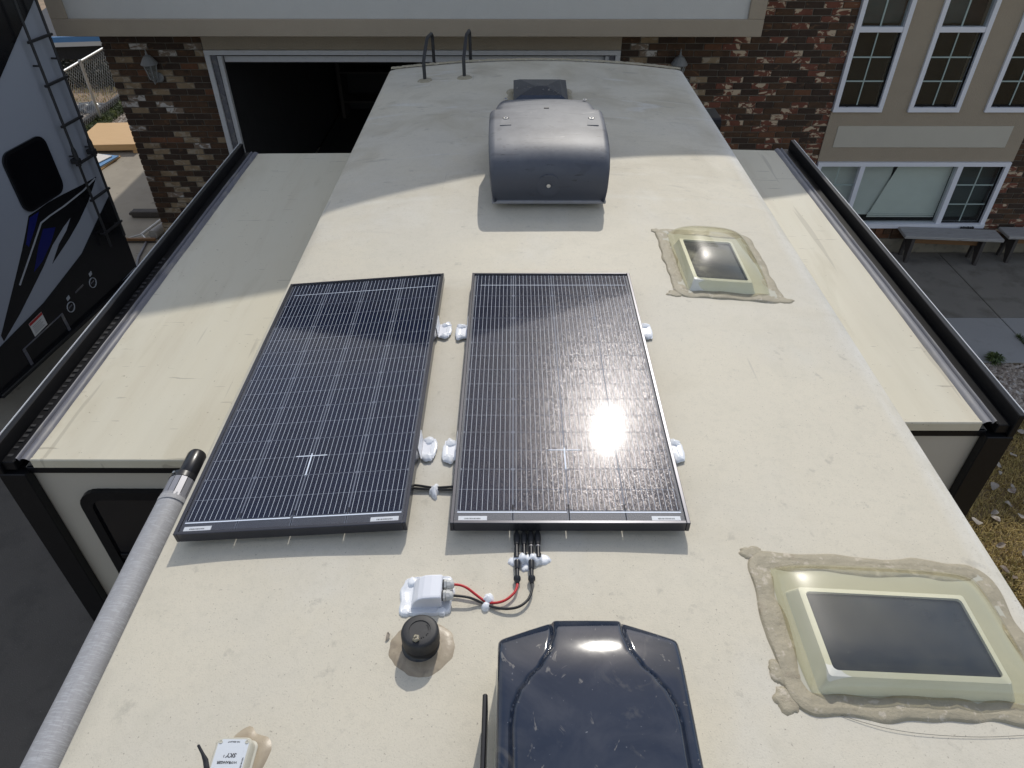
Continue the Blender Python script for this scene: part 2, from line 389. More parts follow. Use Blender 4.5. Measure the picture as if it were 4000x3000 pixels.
MT['tape'] = simple('old_tape_edge', (0.16, 0.15, 0.13), 0.5)
MT['flashing_grey'] = Mat('dull_flashing', (0.20, 0.20, 0.215), 0.6, var=0.2, scale=6, stretch=(3, 0.4, 3), spec=0.35).stain((0.36, 0.34, 0.30), 9, 0.5, 0.7, 0.5, stretch=(2, 0.5, 2)).done()
MT['lug_rubber'] = simple('lug_rubber', (0.022, 0.022, 0.024), 0.6, var=0.4, scale=20)

# ---------------------------------------------------------------- mesh helpers
class B:
    def __init__(s):
        s.v, s.f, s.mi, s.sm = [], [], [], []
    def add(s, vs_, fs_, m=0, smooth=False):
        k = len(s.v)
        s.v += [tuple(p) for p in vs_]
        for f in fs_:
            s.f.append(tuple(i + k for i in f)); s.mi.append(m); s.sm.append(smooth)
        return s
    def box(s, x0, x1, y0, y1, z0, z1, m=0):
        return s.add([(x0, y0, z0), (x1, y0, z0), (x1, y1, z0), (x0, y1, z0), (x0, y0, z1), (x1, y0, z1), (x1, y1, z1), (x0, y1, z1)],
                     [(0, 3, 2, 1), (4, 5, 6, 7), (0, 1, 5, 4), (1, 2, 6, 5), (2, 3, 7, 6), (3, 0, 4, 7)], m)
    def cbox(s, x0, x1, y0, y1, z0, z1, c=0.005, m=0, T=None):
        """chamfered box"""
        P = []
        def ax(i, sgn):
            lo, hi = ((x0, x1), (y0, y1), (z0, z1))[i]
            return hi if sgn > 0 else lo
        idx = {}
        for sx in (-1, 1):
            for sy in (-1, 1):
                for sz in (-1, 1):
                    sg = (sx, sy, sz)
                    for i in range(3):
                        q = [ax(j, sg[j]) - sg[j] * (0 if j == i else c) for j in range(3)]
                        idx[(sg, i)] = len(P); P.append(q)
        F = []
        for i in range(3):
            j, k = (i + 1) % 3, (i + 2) % 3
            for sgn in (-1, 1):
                loop = []
                for a_, b_ in ((-1, -1), (1, -1), (1, 1), (-1, 1)):
                    sg = [0, 0, 0]; sg[i] = sgn; sg[j] = a_; sg[k] = b_
                    loop.append(idx[(tuple(sg), i)])
                F.append(tuple(loop if sgn > 0 else loop[::-1]))
            for a_ in (-1, 1):
                for b_ in (-1, 1):
                    lo = [0, 0, 0]; hi = [0, 0, 0]
                    lo[i], hi[i] = -1, 1; lo[j] = hi[j] = a_; lo[k] = hi[k] = b_
                    F.append((idx[(tuple(lo), j)], idx[(tuple(hi), j)], idx[(tuple(hi), k)], idx[(tuple(lo), k)]))
        for sx in (-1, 1):
            for sy in (-1, 1):
                for sz in (-1, 1):
                    F.append(tuple(idx[((sx, sy, sz), i)] for i in range(3)))
        if T is not None:
            P = [T @ Vector(p) for p in P]
        return s.add(P, F, m)
    def tube(s, path, r, n=10, m=0, cap=True, smooth=True):
        path = [Vector(p) for p in path]
        if not isinstance(r, (list, tuple)):
            r = [r] * len(path)
        rings = []
        up = None
        for i, p in enumerate(path):
            t = (path[min(i + 1, len(path) - 1)] - path[max(i - 1, 0)]).normalized()
            if up is None:
                up = Vector((0, 0, 1)) if abs(t.z) < 0.9 else Vector((1, 0, 0))
            up = (up - t * up.dot(t)).normalized()
            sd_ = t.cross(up)
            rings.append([p + (up * math.cos(2 * PI * k / n) + sd_ * math.sin(2 * PI * k / n)) * r[i] for k in range(n)])
        V = [q for rg in rings for q in rg]
        F = [(i * n + k, i * n + (k + 1) % n, (i + 1) * n + (k + 1) % n, (i + 1) * n + k) for i in range(len(path) - 1) for k in range(n)]
        s.add(V, F, m, smooth)
        if cap:
            s.add(rings[0], [tuple(range(n))[::-1]], m); s.add(rings[-1], [tuple(range(n))], m)
        return s
    def lathe(s, prof, c, n=32, m=0, T=None, smooth=True):
        V = []
        for r_, z_ in prof:
            for k in range(n):
                p = Vector((c[0] + r_ * math.cos(2 * PI * k / n), c[1] + r_ * math.sin(2 * PI * k / n), c[2] + z_))
                V.append(T @ p if T is not None else p)
        F = [(i * n + k, i * n + (k + 1) % n, (i + 1) * n + (k + 1) % n, (i + 1) * n + k) for i in range(len(prof) - 1) for k in range(n)]
        return s.add(V, F, m, smooth)
    def prism(s, poly, fn, d0, d1, m=0):
        """2D polygon extruded; fn(u, v, d) -> point"""
        n = len(poly)
        V = [fn(u, v, d0) for u, v in poly] + [fn(u, v, d1) for u, v in poly]
        F = [tuple(range(n))[::-1], tuple(range(n, 2 * n))] + [(i, (i + 1) % n, n + (i + 1) % n, n + i) for i in range(n)]
        return s.add(V, F, m)
    def grid(s, fn, nu, nv, m=0, smooth=True, mf=None):
        V = [fn(i / nu, j / nv) for j in range(nv + 1) for i in range(nu + 1)]
        F, k = [], nu + 1
        for j in range(nv):
            for i in range(nu):
                F.append((j * k + i, j * k + i + 1, (j + 1) * k + i + 1, (j + 1) * k + i))
        return s.add(V, F, m, smooth)
    def build(s, name, mats, parent=None, recalc=True, loc=None):
        me = bpy.data.meshes.new(name)
        me.from_pydata(s.v, [], s.f)
        mats = mats if isinstance(mats, (list, tuple)) else [mats]
        for mm in mats:
            me.materials.append(MT[mm] if isinstance(mm, str) else mm)
        me.polygons.foreach_set('material_index', s.mi)
        me.polygons.foreach_set('use_smooth', s.sm)
        if recalc:
            bm = bmesh.new(); bm.from_mesh(me)
            bmesh.ops.remove_doubles(bm, verts=bm.verts, dist=1e-6)
            bmesh.ops.recalc_face_normals(bm, faces=bm.faces)
            bm.to_mesh(me); bm.free()
        if any(s.sm):
            me.set_sharp_from_angle(angle=math.radians(38))
        return link(name, me, parent, loc)

def link(name, data, parent=None, loc=None):
    o = bpy.data.objects.new(name, data)
    C.objects.link(o)
    if parent is not None:
        o.parent = parent
    if loc is not None:
        o.location = loc
    return o

def tag(o, label, cat, group=None):
    o['label'] = label; o['category'] = cat
    if group:
        o['group'] = group
    return o

def thing(name, label, cat, loc=(0, 0, 0), rot=(0, 0, 0), group=None):
    o = link(name, None)
    o.location = loc; o.rotation_euler = rot
    return tag(o, label, cat, group)

def struct(o):
    o['kind'] = 'structure'
    return o

def stuff(o, label=None, cat=None):
    o['kind'] = 'stuff'
    if label:
        o['label'] = label; o['category'] = cat
    return o

def rrect(x0, x1, y0, y1, r, n=5):
    P = []
    for cx, cy, a0 in ((x1 - r, y1 - r, 0), (x0 + r, y1 - r, 90), (x0 + r, y0 + r, 180), (x1 - r, y0 + r, 270)):
        for k in range(n + 1):
            a_ = math.radians(a0 + 90 * k / n)
            P.append((cx + r * math.cos(a_), cy + r * math.sin(a_)))
    return P

def text_part(name, s_, size, mat, parent, loc, rz, sx=1.0, shear=0.0, bold=0.0, ext=0.0004):
    cu = bpy.data.curves.new(name, 'FONT')
    cu.body = s_; cu.size = size; cu.align_x = 'CENTER'; cu.align_y = 'CENTER'
    cu.extrude = ext; cu.shear = shear; cu.offset = bold; cu.resolution_u = 2
    tmp = bpy.data.objects.new(name + '_tmp', cu)
    me = bpy.data.meshes.new_from_object(tmp)
    bpy.data.objects.remove(tmp)
    me.materials.clear(); me.materials.append(MT[mat])
    o = link(name, me, parent, loc)
    o.rotation_euler = (0, 0, rz)
    o.scale = (sx, 1, 1)
    return o

def jit(x, y, sc, seed=0.0):
    return mnoise.noise(Vector((x * sc, y * sc, seed)))

# ---------------------------------------------------------------- the trailer under the camera
ZR, XC, K = 3.23, 0.18, 0.05
XL, XR = -1.04, 1.40
YF, YB = 6.31, -2.2
def rz(x, y=0.0):
    return ZR - K * (x - XC) ** 2

def roofp(x, y, h=0.0):
    return (x, y, rz(x) + h)

trailer = thing('travel_trailer', 'cream travel trailer seen from its own roof, slide-outs open on both sides', 'trailer')
xs = []
for i in range(49):
    x = XL + (XR - XL) * i / 48
    xs.append((x, rz(x)))
edge_l = [(XL - 0.004, 3.02), (XL - 0.006, 3.10), (XL - 0.003, rz(XL) - 0.018), (XL + 0.006, rz(XL) - 0.006)]
edge_r = [(XR - 0.006, rz(XR) - 0.006), (XR + 0.003, rz(XR) - 0.018), (XR + 0.006, 3.10), (XR + 0.004, 3.02)]
prof = edge_l + [(x, z) for x, z in xs[1:-1]] + edge_r
ny = 110
b = B()
V = []
for j in range(ny + 1):
    y = YB + (YF - YB) * j / ny
    for x, z in prof:
        inside = 0.0 if abs(x - XC) > 1.205 else 1.0
        dz = inside * (0.0022 * jit(x, y, 2.1) + 0.0016 * jit(x, y, 5.3, 3.0))
        dz -= 0.012 * max(0.0, (y - (YF - 0.06)) / 0.06) ** 2
        V.append((x, y, z + dz))
k = len(prof)
b.add(V, [(j * k + i, j * k + i + 1, (j + 1) * k + i + 1, (j + 1) * k + i) for j in range(ny) for i in range(k - 1)], 0, True)
b.build('roof', 'membrane', trailer)
# walls
b = B()
b.box(XL, XL + 0.05, YB, YF - 0.01, 0.45, 3.05); b.build('side_wall', 'wall_cream', trailer)
b = B()
b.box(XR - 0.05, XR, YB, YF - 0.01, 0.45, 3.05); b.build('side_wall', 'wall_cream', trailer)
b = B()
b.prism([(XL + 0.05, 0.45), (XR - 0.05, 0.45), (XR - 0.05, 3.05)] + [(x, rz(x) - 0.02) for x, z in reversed(xs[1:-1])] + [(XL + 0.05, 3.05)],
        lambda u, v, d: (u, d, v), YF - 0.05, YF - 0.01)
b.build('end_wall', 'wall_cream', trailer)
b = B(); b.box(XL + 0.05, XR - 0.05, YB, YF - 0.05, 0.40, 0.46); b.build('floor_frame', 'black_trim', trailer)
# ragged tan bead along the far roof edge
def bead(path, w, h, closed=False, seed=0.0, wj=0.35, sc=22, n=10, lump=0.3, on=roofp, screws=0.0, power=2):
    """flat half-round ribbon of sealant laid on the roof along a path of (x, y)"""
    P = [Vector((p[0], p[1], 0)) for p in path]
    # resample
    pts = []
    L = len(P) if closed else len(P) - 1
    for i in range(L):
        a_, b_ = P[i], P[(i + 1) % len(P)]
        q = max(1, int((b_ - a_).length / 0.012))
        for t in range(q):
            pts.append(a_.lerp(b_, t / q))
    if not closed:
        pts.append(P[-1])
    N = len(pts)
    V = []
    run = 0.0
    for i, p in enumerate(pts):
        run += (pts[i] - pts[i - 1]).length if i else 0.0
        a_ = pts[(i - 1) % N] if closed else pts[max(i - 1, 0)]
        c_ = pts[(i + 1) % N] if closed else pts[min(i + 1, N - 1)]
        t = (c_ - a_).normalized()
        sd_ = Vector((-t.y, t.x, 0))
        wl = w * (1 + wj * 2 * jit(p.x, p.y, sc, seed)) * 0.5
        wr = w * (1 + wj * 2 * jit(p.x, p.y, sc, seed + 9)) * 0.5
        hh = h * (1 + lump * 2 * jit(p.x, p.y, sc * 1.7, seed + 4))
        ds = (run % screws) - screws / 2 if screws else 9.0
        for q in range(n + 1):
            u = -1 + 2 * q / n
            d = u * (wr if u > 0 else wl)
            z = hh * (max(0, 1 - abs(u) ** power)) ** 0.5
            if screws:
                z += 0.0035 * math.exp(-(ds / 0.009) ** 2 - ((d - 0.004) / 0.008) ** 2) + 0.0016 * math.exp(-((d + 0.35 * wl) / 0.003) ** 2)
            x, y = p.x + sd_.x * d, p.y + sd_.y * d
            V.append(on(x, y, z - 0.001))
    F = []
    kk = n + 1
    for i in range(N if closed else N - 1):
        j = (i + 1) % N
        for q in range(n):
            F.append((i * kk + q, i * kk + q + 1, j * kk + q + 1, j * kk + q))
    return B().add(V, F, 0, True)

def puddle(cx, cy, rx, ry, h, seed=0.0, wob=0.18, nr=7, na=44, lobes=(), on=roofp, power=4, dome=0.0):
    """irregular flat puddle of sealant"""
    V = [on(cx, cy, h + dome)]
    for i in range(1, nr + 1):
        t = i / nr
        for k_ in range(na):
            an = 2 * PI * k_ / na
            wv = 1 + wob * 2 * jit(math.cos(an), math.sin(an), 1.3, seed) + wob * jit(math.cos(an), math.sin(an), 3.5, seed + 5)
            for la, lw, ls in lobes:
                da = (an - la + PI) % (2 * PI) - PI
                wv += ls * math.exp(-(da / lw) ** 2)
            x, y = cx + math.cos(an) * rx * wv * t, cy + math.sin(an) * ry * wv * t
            V.append(on(x, y, h * (1 - t ** power) ** 0.6 + dome * (1 - t) ** 1.5 - (0.001 if i == nr else 0)))
    F = [(0, 1 + k_, 1 + (k_ + 1) % na) for k_ in range(na)]
    for i in range(nr - 1):
        for k_ in range(na):
            a0 = 1 + i * na
            F.append((a0 + k_, a0 + na + k_, a0 + na + (k_ + 1) % na, a0 + (k_ + 1) % na))
    return B().add(V, F, 0, True)

bead([(XL + 0.01, YF - 0.012), (XC, YF - 0.010), (XR - 0.01, YF - 0.012)], 0.045, 0.010, seed=2, sc=30).build('edge_sealant', 'tan_seal', trailer)

def slide(sx, x_in, x_out, y0, y1, zt, zb):
    """slide-out room: sx -1 left, +1 right"""
    lo, hi = min(x_in, x_out), max(x_in, x_out)
    b = B()
    b.box(lo, hi, y0, y1, zb, zt - 0.06)
    so = b.build('slide_out', 'wall_cream', trailer)
    # top membrane sheet, slightly sagging, ends short of the outer strip
    xo = x_out - sx * 0.045
    def fn(u, v):
        x = x_in + (xo - x_in) * u
        y = y0 - 0.012 + (y1 - y0 + 0.024) * v
        z = zt - 0.010 * u + 0.0025 * jit(x, y, 3.0, 7)
        return (x, y, z)
    g = B().grid(fn, 24, 60)
    g.build('slide_roof', 'slide_membrane', so)
    a0, a1 = min(x_in, xo), max(x_in, xo)
    b = B()
    b.cbox(a0, a1, y0 - 0.020, y0 - 0.004, zt - 0.050, zt - 0.004, 0.004)
    b.build('roof_hem', 'slide_membrane', so)
    b = B()
    b.cbox(lo + 0.01, hi - 0.01, y0 - 0.014, y0 - 0.001, zt - 0.085, zt - 0.051, 0.003)
    b.build('drip_edge', 'black_trim', so)
    # outer strip: grey flashing, rubber bulb, black fascia with bright edge
    def strip(name, u0, u1, h0, h1, mat, wav=0.0, ye=0.02):
        p0, p1 = x_out + sx * u0, x_out + sx * u1
        bb = B()
        q0, q1 = min(p0, p1), max(p0, p1)
        if wav:
            def f(u, v):
                y = y0 - ye + (y1 - y0 + 2 * ye) * v
                x = q0 + (q1 - q0) * u
                return (x, y, zt + h0 + (h1 - h0) * math.sin(PI * u) ** 0.7 + wav * jit(x, y, 9, 2))
            bb.grid(f, 8, 120)
        else:
            bb.cbox(q0, q1, y0 - ye, y1 + ye, zt + h0, zt + h1, 0.003)
        return bb.build(name, mat, so)
    strip('flashing', -0.048, -0.004, -0.012, 0.003, 'flashing_grey' if sx > 0 else 'rubber_grey', 0.002)
    strip('bulb_seal', -0.008, 0.012, -0.012, 0.006, 'flashing_grey' if sx > 0 else 'rubber_grey', 0.002)
    strip('gutter', 0.012, 0.060, -0.05, -0.006, 'black_trim', 0, 0.03)
    strip('fascia_fin', 0.060, 0.085, -0.06, 0.055, 'black_trim', 0, 0.045)
    strip('fin_edge', 0.0855, 0.0885, 0.035, 0.057, 'bright_edge', 0, 0.045)
    if sx < 0:      # perforated rubber: little fins along the gutter
        bb = B()
        y = y0
        while y < y0 + 1.6:
            p = x_out + sx * 0.040
            bb.box(p - 0.010, p + 0.010, y, y + 0.010 + 0.012 * rnd.random(), zt - 0.008, zt - 0.004 + 0.003 * rnd.random())
            y += 0.028 + 0.025 * rnd.random()
        stuff(bb.build('rubber_lugs', 'lug_rubber', so))
    # corner fascia post on near face, and bottom flange
    p0, p1 = x_out - sx * 0.02, x_out + sx * 0.088
    b = B(); b.cbox(min(p0, p1), max(p0, p1), y0 - 0.045, y0 - 0.002, zb - 0.03, zt - 0.061, 0.004)
    b.build('corner_fascia', 'black_trim', so)
    b = B(); b.cbox(min(x_out, p1), max(x_out, p1), y0 - 0.001, y1 + 0.04, zb - 0.03, zt - 0.062, 0.004)
    b.build('outer_fascia', 'black_trim', so)
    return so

SL = slide(-1, -1.0, -1.93, 1.98, 5.12, 2.885, 0.95)
SR = slide(1, 1.37, 1.925, 2.14, 5.04, 2.945, 0.95)
# window on the near end of the left slide
wp = rrect(-1.78, -1.13, 1.90, 2.70, 0.09, 6)
wi = rrect(-1.735, -1.175, 1.945, 2.655, 0.06, 6)
n = len(wp)
b = B()
fr_y, bk_y = 1.955, 1.979
V = [(u, fr_y, v) for u, v in wp] + [(u, fr_y, v) for u, v in wi] + [(u, bk_y, v) for u, v in wp] + [(u, bk_y, v) for u, v in wi]
F = []
for i in range(n):
    j = (i + 1) % n
    F += [(i, j, n + j, n + i), (i, j, 2 * n + j, 2 * n + i), (n + i, n + j, 3 * n + j, 3 * n + i)]
b.add(V, F)
wf = b.build('window', 'black_trim', SL)
b = B(); b.prism(wi, lambda u, v, d: (u, d, v), 1.966, 1.976); b.build('pane', 'dark_glass', wf)
b = B(); b.cbox(-1.73, -1.18, 1.958, 1.972, 2.27, 2.30, 0.003); b.build('sash_bar', 'black_trim', wf)
# black rounded bracket and clip on the right side wall under the roof edge
b = B()
b.prism(rrect(5.16, 5.44, 2.92, 3.12, 0.05, 5), lambda u, v, d: (d, u, v), XR + 0.008, XR + 0.09)
b.build('bracket_cover', 'black_trim', trailer)
b = B(); b.cbox(XR + 0.007, XR + 0.055, 6.16, 6.24, 3.05, 3.10, 0.008); b.build('side_clip', 'black_plastic', trailer)

# ---------------------------------------------------------------- solar panels
PW, PL, PT = 0.68, 1.392, 0.035
CW, CH = 0.1575, 0.0805     # cell
def make_cell_mesh():
    b = B()
    w, h, c_ = CW / 2, CH / 2, 0.005
    b.add([(-w + c_, -h, 0), (w - c_, -h, 0), (w, -h + c_, 0), (w, h, 0), (-w, h, 0), (-w, -h + c_, 0)], [(0, 1, 2, 3, 4, 5)], 0)
    for i in range(10):
        x = -w + CW * (i + 0.5) / 10
        b.box(x - 0.00042, x + 0.00042, -h + 0.0006, h + 0.0012, 0.0001, 0.0006, 1)
    me = bpy.data.meshes.new('solar_cell')
    me.from_pydata(b.v, [], b.f)
    me.materials.append(MT['cell']); me.materials.append(MT['busbar'])
    me.polygons.foreach_set('material_index', b.mi)
    return me
cell_mesh = make_cell_mesh()

def solar_panel(cx, cy, tilt, label, brackets, cross):
    t = thing('solar_panel', label, 'solar panel', (cx, cy, rz(cx) + 0.020), (0, tilt, 0), 'solar panels on the trailer roof')
    hw, hl, fw = PW / 2, PL / 2, 0.011
    for name, dims in (('frame_rail', (-hw, -hw + fw, -hl, hl)), ('frame_rail', (hw - fw, hw, -hl, hl)),
                       ('frame_rail', (-hw + fw, hw - fw, -hl, -hl + fw)), ('frame_rail', (-hw + fw, hw - fw, hl - fw, hl))):
        b = B()
        b.cbox(dims[0], dims[1], dims[2], dims[3], 0.0, PT, 0.0015)
        b.build(name, 'frame', t)
    # dark backsheet, clear near the lower edge between the four cell columns
    zb = PT - 0.0068
    gx, gy = 0.0042, 0.0026
    x0 = -(4 * CW + 3 * gx) / 2
    y0 = -hl + 0.052
    b = B()
    slots = [x0 + (i + 1) * (CW + gx) - gx / 2 for i in range(3)]
    e0 = -hw + fw
    b.box(-hw + fw, hw - fw, -hl + 0.075, hl - fw, zb - 0.003, zb)
    for s_ in slots + [None]:
        e1 = s_ - 0.0017 if s_ is not None else hw - fw
        b.box(e0, e1, -hl + fw, -hl + 0.075, zb - 0.003, zb)
        if s_ is not None:
            e0 = s_ + 0.0017
    bs = b.build('backsheet', 'backsheet', t)
    b = B()
    e0 = -hw + fw
    for s_ in slots + [None]:
        e1 = s_ - 0.0030 if s_ is not None else hw - fw
        b.box(e0, e1, -hl + fw, y0 - 0.0012, zb + 0.0001, zb + 0.0002)
        e0 = (s_ or 0) + 0.0030
    b.box(-hw + fw, x0 - 0.001, y0, hl - fw, zb + 0.0001, zb + 0.0002)
    b.box(-x0 + 0.001, hw - fw, y0, hl - fw, zb + 0.0001, zb + 0.0002)
    b.build('margin_strip', 'margin', bs)
    for r in range(16):
        for c_ in range(4):
            o = link('solar_cell', cell_mesh, bs)
            o.location = (x0 + CW / 2 + c_ * (CW + gx), y0 + CH / 2 + r * (CH + gy), zb + 0.0006)
            if r % 2:
                o.scale = (1, -1, 1)
    # silver ribbons
    b = B()
    b.box(x0, x0 + 2 * CW + gx - 0.004, y0 - 0.0085, y0 - 0.0045, zb + 0.0002, zb + 0.0010)
    b.box(x0 + 2 * CW + gx + 0.004, -x0, y0 - 0.0085, y0 - 0.0045, zb + 0.0002, zb + 0.0010)
    yt = y0 + 16 * (CH + gy)
    b.box(x0, -x0, yt + 0.001, yt + 0.005, zb + 0.0002, zb + 0.0010)
    b.box(x0 + 0.02, -x0 - 0.01, y0 + 15 * (CH + gy) - gy + 0.0004, y0 + 15 * (CH + gy) - 0.0004, zb + 0.0009, zb + 0.0016)
    if cross is not None:
        xx = slots[cross[0]]; yy = y0 + cross[1] * (CH + gy) - gy / 2
        b.box(xx - 0.05, xx + 0.05, yy - 0.0016, yy + 0.0016, zb + 0.0009, zb + 0.0016)
        b.box(xx - 0.0022, xx + 0.0022, yy - 0.085, yy + 0.01, zb + 0.0017, zb + 0.0022)
    b.build('ribbon', 'busbar', bs)
    for xa in (-hw + fw + 0.012, hw - fw - 0.095):
        b = B(); b.cbox(xa, xa + 0.082, -hl + fw + 0.004, -hl + fw + 0.020, zb + 0.0003, zb + 0.0012, 0.0003)
        lb = b.build('sticker', 'label_white', bs)
        b = B()
        x = xa + 0.018
        while x < xa + 0.062:
            w_ = 0.0008 + 0.0022 * rnd.random()
            b.box(x, x + w_, -hl + fw + 0.008, -hl + fw + 0.0125, zb + 0.0013, zb + 0.0015); x += w_ + 0.0008 + 0.001 * rnd.random()
        b.build('barcode', 'print', lb)
    b = B()
    b.box(-hw + fw, hw - fw, -hl + fw, hl - fw, PT - 0.0045, PT - 0.0015)
    b.build('glass', 'panel_glass', t)
    # brackets
    for side, yy, seed in brackets:
        xa = side * hw
        b = B()
        x1 = xa + side * 0.0005
        x2 = xa + side * 0.003
        x3 = xa + side * 0.045
        b.cbox(min(x1, x2), max(x1, x2), yy - 0.045, yy + 0.045, -0.016, PT - 0.008, 0.0008)
        b.cbox(min(x2, x3), max(x2, x3), yy - 0.045, yy + 0.045, -0.0195, -0.0165, 0.0008)
        br = b.build('bracket', 'white_plastic', t)
        sl = 2 * K * (cx - XC)
        def on(x, y, h):
            # local panel coordinates: the roof is about the plane z = -0.020 here
            return (x, y, -0.0185 + h)
        for q, s2 in enumerate((-1, 1)):
            pd = puddle(xa + side * 0.027, yy + s2 * 0.036, 0.019, 0.018, 0.006, seed + q * 3.1, 0.22, 6, 30, on=on, dome=0.005, lobes=((seed, 0.5, 0.35),))
            pd.build('bolt_sealant', 'white_seal', br)
        pd = puddle(xa + side * 0.040, yy, 0.012, 0.045, 0.004, seed + 8, 0.15, 5, 30, on=on)
        pd.build('bolt_sealant', 'white_seal', br)
    return t

p1x, p2x = -0.641, 0.160
PY = 2.012
tilt1 = math.atan(2 * K * (p1x - XC)); tilt2 = math.atan(2 * K * (p2x - XC))
panel1 = solar_panel(p1x, PY + 0.003, tilt1, 'dark solar panel nearest the awning tube, tilted towards the roof edge', [(1, 0.33, 1.0), (1, -0.345, 2.6)], (1, 3))
panel2 = solar_panel(p2x, PY - 0.003, tilt2, 'solar panel on the roof centre with the bright sun glint', [(-1, 0.325, 4.0), (-1, -0.35, 5.2), (1, 0.33, 6.6), (1, -0.35, 8.1)], (1, 3))

# ---------------------------------------------------------------- wiring on the roof
def smooth_path(pts, q=8):
    P = [Vector(p) for p in pts]
    out = []
    for i in range(len(P) - 1):
        p0, p1, p2, p3 = P[max(i - 1, 0)], P[i], P[i + 1], P[min(i + 2, len(P) - 1)]
        for t in range(q):
            u = t / q
            out.append(0.5 * ((2 * p1) + (p2 - p0) * u + (2 * p0 - 5 * p1 + 4 * p2 - p3) * u * u + (3 * p1 - p0 - 3 * p2 + p3) * u ** 3))
    out.append(P[-1])
    return out

def on_roof(pts):
    return [roofp(x, y, h) for x, y, h in pts]

# cable pair between the panels
for dy, lab in ((0.0, 'black cable bridging the two solar panels, farther one of the pair'), (-0.012, 'black cable bridging the two solar panels, nearer one of the pair')):
    b = B()
    b.tube(smooth_path(on_roof([(-0.36, 1.512 + dy, 0.012), (-0.298, 1.508 + dy, 0.010), (-0.245, 1.499 + dy * 0.7, 0.008), (-0.18, 1.499 + dy, 0.010), (-0.12, 1.501 + dy, 0.012)])), 0.0038, 8)
    tag(b.build('cable', 'black_cable'), lab, 'cable', 'cables between the panels')
b = puddle(-0.243, 1.492, 0.017, 0.026, 0.012, 3.3, 0.25, 7, 36, dome=0.008, lobes=((-1.2, 0.4, 0.35),))
tag(b.build('cable_tie_mount', 'white_seal'), 'white sealant covered cable tie mount between the two panels', 'cable mount')

# branch connector block
comb = thing('branch_connector', 'black branch connectors stuck down with white sealant below the right panel', 'connector', roofp(0.04, 1.22))
ox, oy, oz = comb.location
def loc(pts):
    return [(x - ox, y - oy, rz(x) + h - oz) for x, y, h in pts]
xc4 = [0.0095, 0.0300, 0.0495, 0.0690]
for i, x in enumerate(xc4):
    b = B()
    b.tube(loc([(x, 1.40, 0.014), (x, 1.325, 0.013), (x, 1.318, 0.013)]), 0.0034, 8)
    b.build('lead', 'black_cable', comb)
    b = B()
    b.tube(loc([(x, 1.322, 0.013), (x, 1.318, 0.013), (x, 1.306, 0.013), (x, 1.292, 0.013), (x, 1.280, 0.013), (x, 1.272, 0.013), (x, 1.271, 0.013)]),
           [0.0035, 0.0050, 0.0088, 0.0094, 0.0082, 0.0072, 0.0055], 14)
    b.build('boot', 'black_matte', comb)
    b = B()
    b.tube(loc([(x, 1.271, 0.013), (x, 1.262, 0.013), (x, 1.2615, 0.013), (x, 1.240, 0.013), (x, 1.2395, 0.013), (x, 1.225, 0.013)]),
           [0.0055, 0.0055, 0.0065, 0.0065, 0.0085, 0.0085], 12)
    pl = b.build('plug', 'black_plastic', comb)
    if i > 1:
        b = B(); b.tube(loc([(x, 1.2668, 0.013), (x, 1.2632, 0.013)]), 0.0071, 12); b.build('collar', 'alu', pl)
def lump(x0, x1, yc, hw, h, seed):
    def f(u, v):
        x = x0 + (x1 - x0) * u
        wv = 1 + 0.18 * math.sin(u * 26) + 0.2 * jit(x, 0, 40, seed)
        ends = (1 - abs(2 * u - 1) ** 6) ** 0.5
        yy = -1 + 2 * v
        return loc([(x, yc + yy * hw * (0.75 + 0.25 * ends) * wv, h * (1 - abs(yy) ** 3) ** 0.6 * ends * (0.86 + 0.14 * math.cos(u * 6 * PI)) - 0.001)])[0]
    return B().grid(f, 40, 14)
lump(-0.002, 0.082, 1.226, 0.017, 0.026, 1).build('sealant_cap', 'white_seal', comb)
onc = lambda x, y, h: loc([(x, y, h)])[0]
for (x, y, rx, ry, h, sd_) in ((0.003, 1.222, 0.021, 0.016, 0.007, 4.4), (0.083, 1.228, 0.027, 0.017, 0.008, 5.6), (0.034, 1.204, 0.016, 0.017, 0.006, 7.7)):
    puddle(x, y, rx, ry, h, sd_, 0.12, 6, 36, on=onc).build('sealant_puddle', 'white_seal', comb)
for x in (0.0105, 0.0495):
    b = B()
    b.tube(loc([(x, 1.216, 0.013), (x, 1.213, 0.013), (x, 1.2125, 0.013), (x, 1.204, 0.013), (x, 1.195, 0.013), (x, 1.188, 0.013)]), [0.008, 0.0085, 0.0085, 0.0078, 0.0078, 0.0068], 14)
    b.build('outlet', 'black_plastic', comb)
    b = B()
    b.tube(loc([(x, 1.187, 0.013), (x, 1.166, 0.013)]), 0.0058, 12)
    b.tube(loc([(x, 1.166, 0.013), (x, 1.1645, 0.013), (x, 1.152, 0.013), (x, 1.149, 0.013)]), [0.0062, 0.0085, 0.0085, 0.0068], 12, smooth=False)
    for q in range(12):
        a_ = 2 * PI * q / 12
        b.tube(loc([(x + 0.0086 * math.cos(a_), 1.163, 0.013 + 0.0086 * math.sin(a_)), (x + 0.0086 * math.cos(a_), 1.153, 0.013 + 0.0086 * math.sin(a_))]), 0.0011, 5)
    b.tube(loc([(x, 1.149, 0.013), (x, 1.142, 0.013)]), [0.0068, 0.0050], 12)
    b.build('socket', 'black_plastic', comb)

